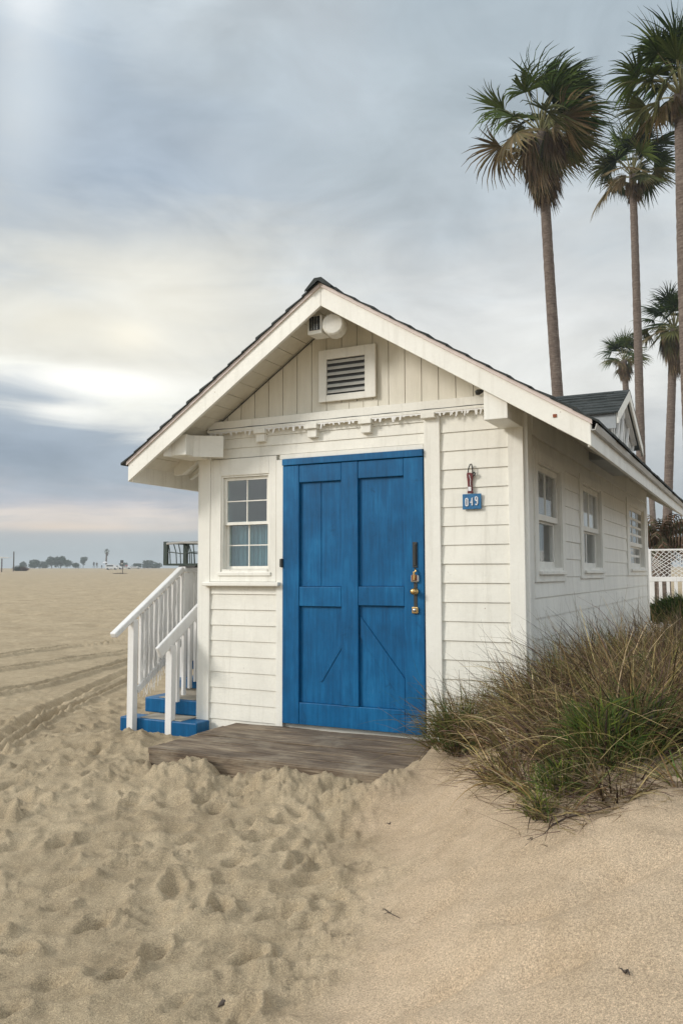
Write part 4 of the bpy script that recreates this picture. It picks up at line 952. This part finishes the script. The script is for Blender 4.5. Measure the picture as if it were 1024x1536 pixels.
# ------------------------------------------------------------------ far shore
def leafclump_tree(base,h,r,label,seed,pal=[(.03,.05,.025),(.045,.07,.035)],trunk=True,group='far trees along the shore',name='far_tree',n=900,squash=1.0):
    rr=random.Random(seed); base=Vector(base); t=thing(name,label,'tree',base,group); S=Strips()
    lobes=[(rr.uniform(-.55,.55)*r,rr.uniform(-.55,.55)*r,h*rr.uniform(.40,.80),r*rr.uniform(.38,.62)) for _ in range(9)]
    for i in range(n):
        l=rr.choice(lobes); a=rr.uniform(0,2*PI); b=rr.uniform(-1,1); q=l[3]*rr.random()**.33
        p=base+Vector((l[0]+q*math.cos(a)*math.sqrt(1-b*b),l[1]+q*math.sin(a)*math.sqrt(1-b*b),max(.02*h,min(h,l[2]+q*b*squash))))
        d=Vector((rr.uniform(-1,1),rr.uniform(-1,1),rr.uniform(-1,1))).normalized(); s_=r*.11; sd=d.orthogonal().normalized()
        S.strip([p,p+d*s_,p+d*s_*2],[s_*.7,s_*1.2,s_*.4],sd,vary(rr.choice(pal),rr,.3))
    S.build('crown',M['leaf'],t)
    mb=MB(); mb.tube([base-Vector((0,0,.3)),base+Vector((0,0,h*.55))],[r*.07,r*.04],6); 
    for i in range(4): l=lobes[i]; mb.tube([base+Vector((0,0,h*.3)),base+Vector((l[0],l[1],l[2]))],[r*.03,r*.015],4)
    mb.build('trunk',M['darkwood'],t); return t
def far_at(px,D):
    d=raydir(px,855); d.z=0; d.normalize(); p=Vector(CAM)+d*D; return Vector((p.x,p.y,Hn(p.x,p.y)))
FD=520
for i,(px,w_px,h_px,lab) in enumerate([(52,14,10,'low grey green tree at the left end of the far tree line'),(67,13,8,'small rounded tree beside the low grey green one on the shore'),(78,15,15,'broad dark tree left of the middle of the far tree line'),(91,17,14,'widest dark tree of the far tree line'),(101,10,11,'narrow dark tree ending the left tree group'),(125,9,15,'single round dark tree standing apart on the far shore'),(114,10,6,'low hedge like tree beside the single round tree'),(186,12,7,'low hazy tree behind the red bin'),(222,16,9,'hazy tree left of the wire crate'),(236,10,6,'faint low tree touching the wire crate'),(205,14,5,'faint low hedge tree between the red bin and the crate'),(35,10,8,'pale blue grey tree above the near bush')]):
    D=FD*(.92+.16*((i*37)%10)/10); p=far_at(px,D); s_=D/FPX; leafclump_tree(p,h_px*s_*1.15,w_px*s_*.62,lab,100+i,n=700)
# lone far palm
p=far_at(160,400); s_=400/FPX
palm(p-Vector((0,0,.2)),p+Vector((0,0,24*s_)),.42,.32,1.5,'lone tall palm rising from the far beach',nleaf=22,skirt=1.8,seed=31,nseg=12,nskirt=24,wind=0,group='far palm')
# parked white vans / boats row
def van(px,D,lab,L_=4.6,H_=2.0,col='farwhite',g='white vehicles parked on the far beach'):
    p=far_at(px,D); t=thing('parked_van',lab,'van',p,g); r=Vector((math.cos(YAW),math.sin(YAW),0)); f=Vector((-r.y,r.x,0))
    def P(a,b,c): q=p+r*a+f*b; return (q.x,q.y,p.z+c)
    mb=MB(P); prof=[(-L_/2,.35),(L_/2,.35),(L_/2,H_*.55),(L_/2-.9,H_*.62),(L_/2-1.4,H_),(-L_/2+.2,H_),(-L_/2,H_*.8)]
    mb.prism([(a,-.9,c) for a,c in prof],(0,1.8,0)); mb.build('body',M[col],t,bevel=.05)
    mb=MB(P); mb.box(-L_/2+.5,L_/2-1.6,-.92,-.901,H_*.62,H_*.88); mb.build('window',M['roomdark'],t)
    for a in (-L_/2+.9,L_/2-.9):
        mb=MB(P); mb.lathe((a,0,.35),(0,1,0),[(.35,-.95),(.35,.95)],14); mb.build('wheel',M['charcoal'],t)
van(168,330,'white van left of the far bins and below the lone palm'); van(174,360,'second white van, touching the first one on the far beach',5.5,1.7); van(189,380,'low pale van just behind the red bin',5.0,1.3); van(200,420,'farthest pale van right of the red bin',7,1.2)
# parasol, person, bins
def put(px,py): return ground_hit(px,py,480)
p=put(153.5,853.5); D=(p-Vector(CAM)).length; s_=D/FPX
t=thing('beach_parasol','white open parasol on the far beach','parasol',p+Vector((1,1,0))); q=p+Vector((1,1,0)); hh=11*s_
mb=MB(); mb.tube([q,q+Vector((0,0,hh))],.04,6); mb.build('pole',M['darkwood'],t)
mb=MB(); mb.lathe(q+Vector((0,0,hh*.78)),(0,0,1),[(hh*.36,0),(hh*.26,hh*.12),(.05,hh*.22),(0,hh*.22)],10); mb.build('canopy',M['farwhite'],t)
def person(px,py,hpx,lab,seed,top='darkwood'):
    p=put(px,py); D=(p-Vector(CAM)).length; h=hpx*D/FPX; k=h/1.75; r=WIND
    t=thing('person',lab,'person',p,'people on the far beach')
    def q(a,b,c): return (p.x+r.x*a*k-r.y*b*k,p.y+r.y*a*k+r.x*b*k,p.z+c*k)
    me=bpy.data.meshes.new('body'); V=[(0,0,.95),(0,0,1.2),(0,0,1.42),(0,0,1.52),(0,0,1.66),(.1,0,.88),(.13,.03,.48),(.14,0,.06),(-.1,0,.88),(-.15,-.08,.48),(-.17,.02,.06),(.19,0,1.4),(.24,.02,1.12),(.22,-.08,.88),(-.19,0,1.4),(-.25,.02,1.12),(-.23,-.08,.88)]
    E=[(0,1),(1,2),(2,3),(3,4),(0,5),(5,6),(6,7),(0,8),(8,9),(9,10),(2,11),(11,12),(12,13),(2,14),(14,15),(15,16)]
    me.from_pydata([tuple(Vector(q(*v))-p) for v in V],E,[]); o=bpy.data.objects.new('body',me); C.objects.link(o); o.parent=t
    m_=o.modifiers.new('skin','SKIN'); R=[.13,.13,.14,.05,.095,.09,.06,.045,.09,.06,.045,.055,.042,.035,.055,.042,.035]
    for v,rd in zip(me.skin_vertices[0].data,R): v.radius=(rd*k,rd*k)
    me.skin_vertices[0].data[0].use_root=True; o.modifiers.new('sub','SUBSURF').levels=1; me.materials.append(M[top]); return t
person(141,851,10,'distant person in dark clothes standing left of the white parasol',1,'charcoal'); person(145.5,850,9,'second distant person in brown clothes next to the one in dark clothes',2,'darkwood'); person(152.8,853.5,6,'small distant figure standing in front of the white parasol',3,'darkwood')
def bin_(px,py,hpx,lab,m):
    p=put(px,py); D=(p-Vector(CAM)).length; h=hpx*D/FPX; t=thing('rubbish_bin',lab,'bin',p)
    mb=MB(); mb.lathe(p,(0,0,1),[(h*.26,-.05),(h*.32,h*.85),(h*.34,h*.86)],14); mb.build('barrel',M[m],t)
    mb=MB(); mb.lathe(p+Vector((0,0,h*.862)),(0,0,1),[(h*.34,0),(h*.30,h*.1),(0,h*.14)],14); mb.build('lid',M['charcoal'],t)
bin_(190,848.5,5.5,'small red bin on the far beach','farred')
# sign post with box on a mound of dark kelp
p=put(184,860); D=(p-Vector(CAM)).length; s_=D/FPX; t=thing('sign_post','dark post with a square box sign standing alone on the open sand','sign post',p)
def Q(a,b,c): q=p+WIND*a+Vector((-WIND.y,WIND.x,0))*b; return (q.x,q.y,p.z+c)
mb=MB(Q); mb.box(-.4*s_,.4*s_,-.4*s_,.4*s_,-.2,14*s_); mb.build('post',M['darkwood'],t)
mb=MB(Q); mb.box(-3.2*s_,1.4*s_,-.8*s_,-.45*s_,11.5*s_,19*s_); mb.build('sign_box',M['charcoal'],t)
mb=MB(Q); mb.box(-2.6*s_,.8*s_,-.9*s_,-.81*s_,13*s_,15*s_); mb.build('sign_face',M['gutter'],t)
q=put(181,860.5); S=Strips(); rr=random.Random(9)
for i in range(500): blade(S,(q.x+WIND.x*rr.gauss(0,3.6*s_),q.y+WIND.y*rr.gauss(0,3.6*s_)+rr.gauss(0,4*s_),q.z),rr.uniform(0,2*PI),math.radians(rr.uniform(0,35)),3*s_*rr.random(),.5*s_,.3,vary((.03,.02,.015),rr),rr,3)
tag(S.build('kelp_heap',M['grass']),'dark heap of dried kelp at the foot of the sign post','kelp',kind='stuff')
# canopy, stake and bush at the left edge
p=put(3,858); D=(p-Vector(CAM)).length; s_=D/FPX; t=thing('beach_canopy','flat white shade canopy on a dark post at the left edge','canopy',p)
mb=MB(Q); mb.box(-.7*s_,.5*s_,-.5*s_,.5*s_,-.1,18.5*s_); mb.build('post',M['darkwood'],t)
mb=MB(Q); mb.box(-30*s_,-28.8*s_,-.5*s_,.5*s_,-.1,18.5*s_); mb.build('post',M['darkwood'],t)
mb=MB(Q); mb.prism([(-34*s_,-8*s_,18.6*s_),(12*s_,-8*s_,19.4*s_),(11*s_,-8*s_,20.5*s_),(-34*s_,-8*s_,22*s_)],(0,16*s_,0)); mb.build('roof_sheet',M['farwhite'],t)
p=put(20.5,857); D=(p-Vector(CAM)).length; s_=D/FPX; mb=MB(Q); mb.tube([(0,0,-.2),(.2*s_,0,14*s_),(0,0,27.5*s_)],[.9*s_,.85*s_,.8*s_],8)
tag(mb.build('wooden_stake',M['darkwood']),'thin dark wooden stake beside the canopy at the left edge','stake')
for k,(px,lab,pal) in enumerate([(28,'dark green beach bush right of the wooden stake',[(.03,.045,.02),(.05,.06,.03)]),(36,'reddish brown dry bush right of the dark green one',[(.14,.05,.03),(.09,.06,.03)])]):
    p=put(px,856.5); D=(p-Vector(CAM)).length; s_=D/FPX; t=thing('beach_bush',lab,'bush',p); S=Strips(); rr=random.Random(40+k)
    for i in range(900):
        a=rr.uniform(0,2*PI); q=p+Vector((math.cos(a),math.sin(a),0))*rr.random()*4*s_; blade(S,q,a,math.radians(rr.uniform(25,88)),s_*rr.uniform(3,9-2*k),.35*s_,.4,vary(rr.choice(pal),rr),rr,3)
    S.build('foliage',M['grass'],t); mb=MB(); mb.tube([p,p+Vector((0,0,3*s_))],.3*s_,5); mb.build('stem',M['darkwood'],t)
# ------------------------------------------------------------------ haze
mb=MB(); mb.box(-1400,1400,-1400,1400,-3,34); hz=mb.build('haze',None); tag(hz,kind='stuff')
m=bpy.data.materials.new('haze_air'); m.use_nodes=True; t=NT(m.node_tree); t.n.remove(t.n['Principled BSDF'])
pv=t.new('ShaderNodeVolumePrincipled'); pv.inputs['Color'].default_value=(.80,.86,.90,1); pv.inputs['Density'].default_value=HAZE; pv.inputs['Anisotropy'].default_value=.2
t.l.new(pv.outputs[0],t.n['Material Output'].inputs['Volume']); hz.data.materials.append(m)
# ------------------------------------------------------------------ world and sun
SUN_AZ,SUN_EL=math.radians(226),math.radians(27)     # compass from +Y towards +X
wd=bpy.data.worlds.new('World'); sc.world=wd; wd.use_nodes=True; t=NT(wd.node_tree); bg=t.n['Background']; out=t.n['World Output']
sky=t.new('ShaderNodeTexSky',sky_type='NISHITA'); sky.sun_disc=False; sky.sun_elevation=SUN_EL; sky.sun_rotation=SUN_AZ; sky.air_density=1.2; sky.dust_density=2.5
t.l.new(sky.outputs[0],bg.inputs[0]); bg.inputs[1].default_value=.10
tc=t.new('ShaderNodeTexCoord').outputs['Generated']; sp=t.new('ShaderNodeSeparateXYZ'); t.l.new(tc,sp.inputs[0])
el=t.math('MULTIPLY',t.math('ARCSINE',sp.outputs[2]),57.2958); az=t.math('MULTIPLY',t.math('ARCTAN2',sp.outputs[0],sp.outputs[1]),57.2958)
cv=t.new('ShaderNodeCombineXYZ'); t.put(cv.inputs[0],t.math('MULTIPLY',az,.032)); t.put(cv.inputs[1],t.math('MULTIPLY',el,.062)); cvo=cv.outputs[0]
n1=t.noise(cvo,1.6,3,.45,.3); n2=t.noise(t.mapping(cvo,scale=(1,3.0,1)),2.4,8,.60,.7); n3=t.noise(t.mapping(cvo,loc=(3,7,0)),2.9,9,.56,.7)
w1_=t.math('MULTIPLY',t.math('SUBTRACT',n1,.5),t.math('MULTIPLY',t.math('SMOOTH_MIN',el,20.,8.),.95)); w2_=t.math('MULTIPLY',t.math('SUBTRACT',n2,.5),t.math('MULTIPLY',t.math('SMOOTH_MIN',el,10.,4.),.75))
e2=t.math('DIVIDE',t.math('ADD',el,t.math('ADD',w1_,w2_)),90.,clamp=True)
S8=lambda *c:srgb(*c)
left=t.ramp(e2,[(0,S8(170,179,182)),(2.0/90,S8(168,177,181)),(3.3/90,S8(176,178,180)),(4.3/90,S8(216,205,196)),(5.0/90,S8(178,178,184)),(6.2/90,S8(150,161,173)),(8.6/90,S8(152,163,174)),(10.4/90,S8(205,207,205)),(12.4/90,S8(228,228,220)),(15.5/90,S8(212,210,200)),(20/90,S8(196,197,192)),(25/90,S8(163,173,182)),(30/90,S8(158,170,181)),(36/90,S8(180,189,195)),(52/90,S8(205,210,213)),(1,S8(215,218,220))])
right=t.ramp(e2,[(0,S8(158,168,173)),(5/90,S8(160,166,170)),(9/90,S8(184,187,188)),(12.5/90,S8(208,209,206)),(16/90,S8(203,205,204)),(21/90,S8(190,195,197)),(26/90,S8(175,184,190)),(31/90,S8(160,171,178)),(36/90,S8(152,164,172)),(52/90,S8(200,206,210)),(1,S8(215,218,220))])
fa=t.new('ShaderNodeMapRange',interpolation_type='SMOOTHSTEP'); t.put(fa.inputs[0],t.math('ADD',t.math('ABSOLUTE',t.math('ADD',az,50.)),t.math('MULTIPLY',t.math('SUBTRACT',n1,.5),10.))); fa.inputs[1].default_value=8; fa.inputs[2].default_value=30
col=t.mix(fa.outputs[0],left,right)
def blob(a0,e0,sa,se,c,amt,col,nz=.8):
    dx=t.math('DIVIDE',t.math('SUBTRACT',az,a0),sa); dy=t.math('DIVIDE',t.math('SUBTRACT',el,e0),se)
    q=t.math('ADD',t.math('MULTIPLY',dx,dx),t.math('MULTIPLY',dy,dy)); q=t.math('ADD',q,t.math('MULTIPLY',t.math('SUBTRACT',n3,.5),nz*3))
    g=t.math('MULTIPLY',t.math('EXPONENT',t.math('MULTIPLY',q,-1.)),amt,clamp=True); return t.mix(g,col,c)
col=blob(-42.5,12.7,5.0,.9,S8(255,254,248),1.,col,1.1); col=blob(-45.5,10.6,2.5,.5,S8(248,246,238),.8,col,1.0); col=blob(-41,15.9,2.0,1.0,S8(243,236,216),.7,col,.9); col=blob(-44,3.1,7,.32,S8(232,212,192),.6,col,1.); col=blob(-40,18,7,3.4,S8(226,222,208),.6,col); col=blob(-48.,29,2.6,5.0,S8(222,228,230),.4,col,1.3); col=blob(-48,35,2.2,2.4,S8(246,248,248),.55,col,1.5)
col=blob(-41.5,25.5,6,3.6,S8(152,166,181),.7,col); col=blob(-48,8.0,6,1.7,S8(128,142,158),.8,col,.5); col=blob(-46,16.3,4,1.2,S8(228,222,204),.5,col)
col=blob(-17,12.5,9,3,S8(222,222,217),.5,col); col=blob(-6,33,7,6,S8(150,163,172),.5,col); col=blob(-27,33,5,5,S8(186,194,200),.4,col)
dt=t.math('ADD',.93,t.math('MULTIPLY',t.math('SUBTRACT',n3,.44),.66)); col=t.mix(1.,col,t.ramp(t.math('MULTIPLY',dt,.5),[(0,(0,0,0)),(1,(2,2,2))]),'MULTIPLY')
# extra sky glow added overhead and behind the camera to light the walls
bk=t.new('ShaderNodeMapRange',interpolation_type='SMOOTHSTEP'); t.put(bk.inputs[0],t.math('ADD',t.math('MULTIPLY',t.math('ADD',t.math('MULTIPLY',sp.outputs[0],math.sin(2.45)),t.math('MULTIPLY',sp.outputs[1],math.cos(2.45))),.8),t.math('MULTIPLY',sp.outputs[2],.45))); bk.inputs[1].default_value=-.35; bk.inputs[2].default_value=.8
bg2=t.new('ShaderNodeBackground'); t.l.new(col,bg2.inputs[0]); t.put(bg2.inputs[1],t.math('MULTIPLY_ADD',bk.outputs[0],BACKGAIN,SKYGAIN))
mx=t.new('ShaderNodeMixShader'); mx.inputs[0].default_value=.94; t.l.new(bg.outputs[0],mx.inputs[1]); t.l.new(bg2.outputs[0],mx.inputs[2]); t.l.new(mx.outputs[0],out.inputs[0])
sl=bpy.data.lights.new('sun','SUN'); sl.energy=SUNE; sl.angle=math.radians(14); sl.color=(1,.955,.885); so=bpy.data.objects.new('sun',sl); C.objects.link(so)
sd=Vector((math.sin(SUN_AZ)*math.cos(SUN_EL),math.cos(SUN_AZ)*math.cos(SUN_EL),math.sin(SUN_EL))); so.rotation_euler=sd.to_track_quat('Z','Y').to_euler(); so.location=(-4,-8,9)
vs=sc.view_settings; vs.view_transform='Standard'; vs.look='None'; vs.gamma=1; vs.exposure=0; vs.use_curve_mapping=False
sc.cycles.use_denoising=True
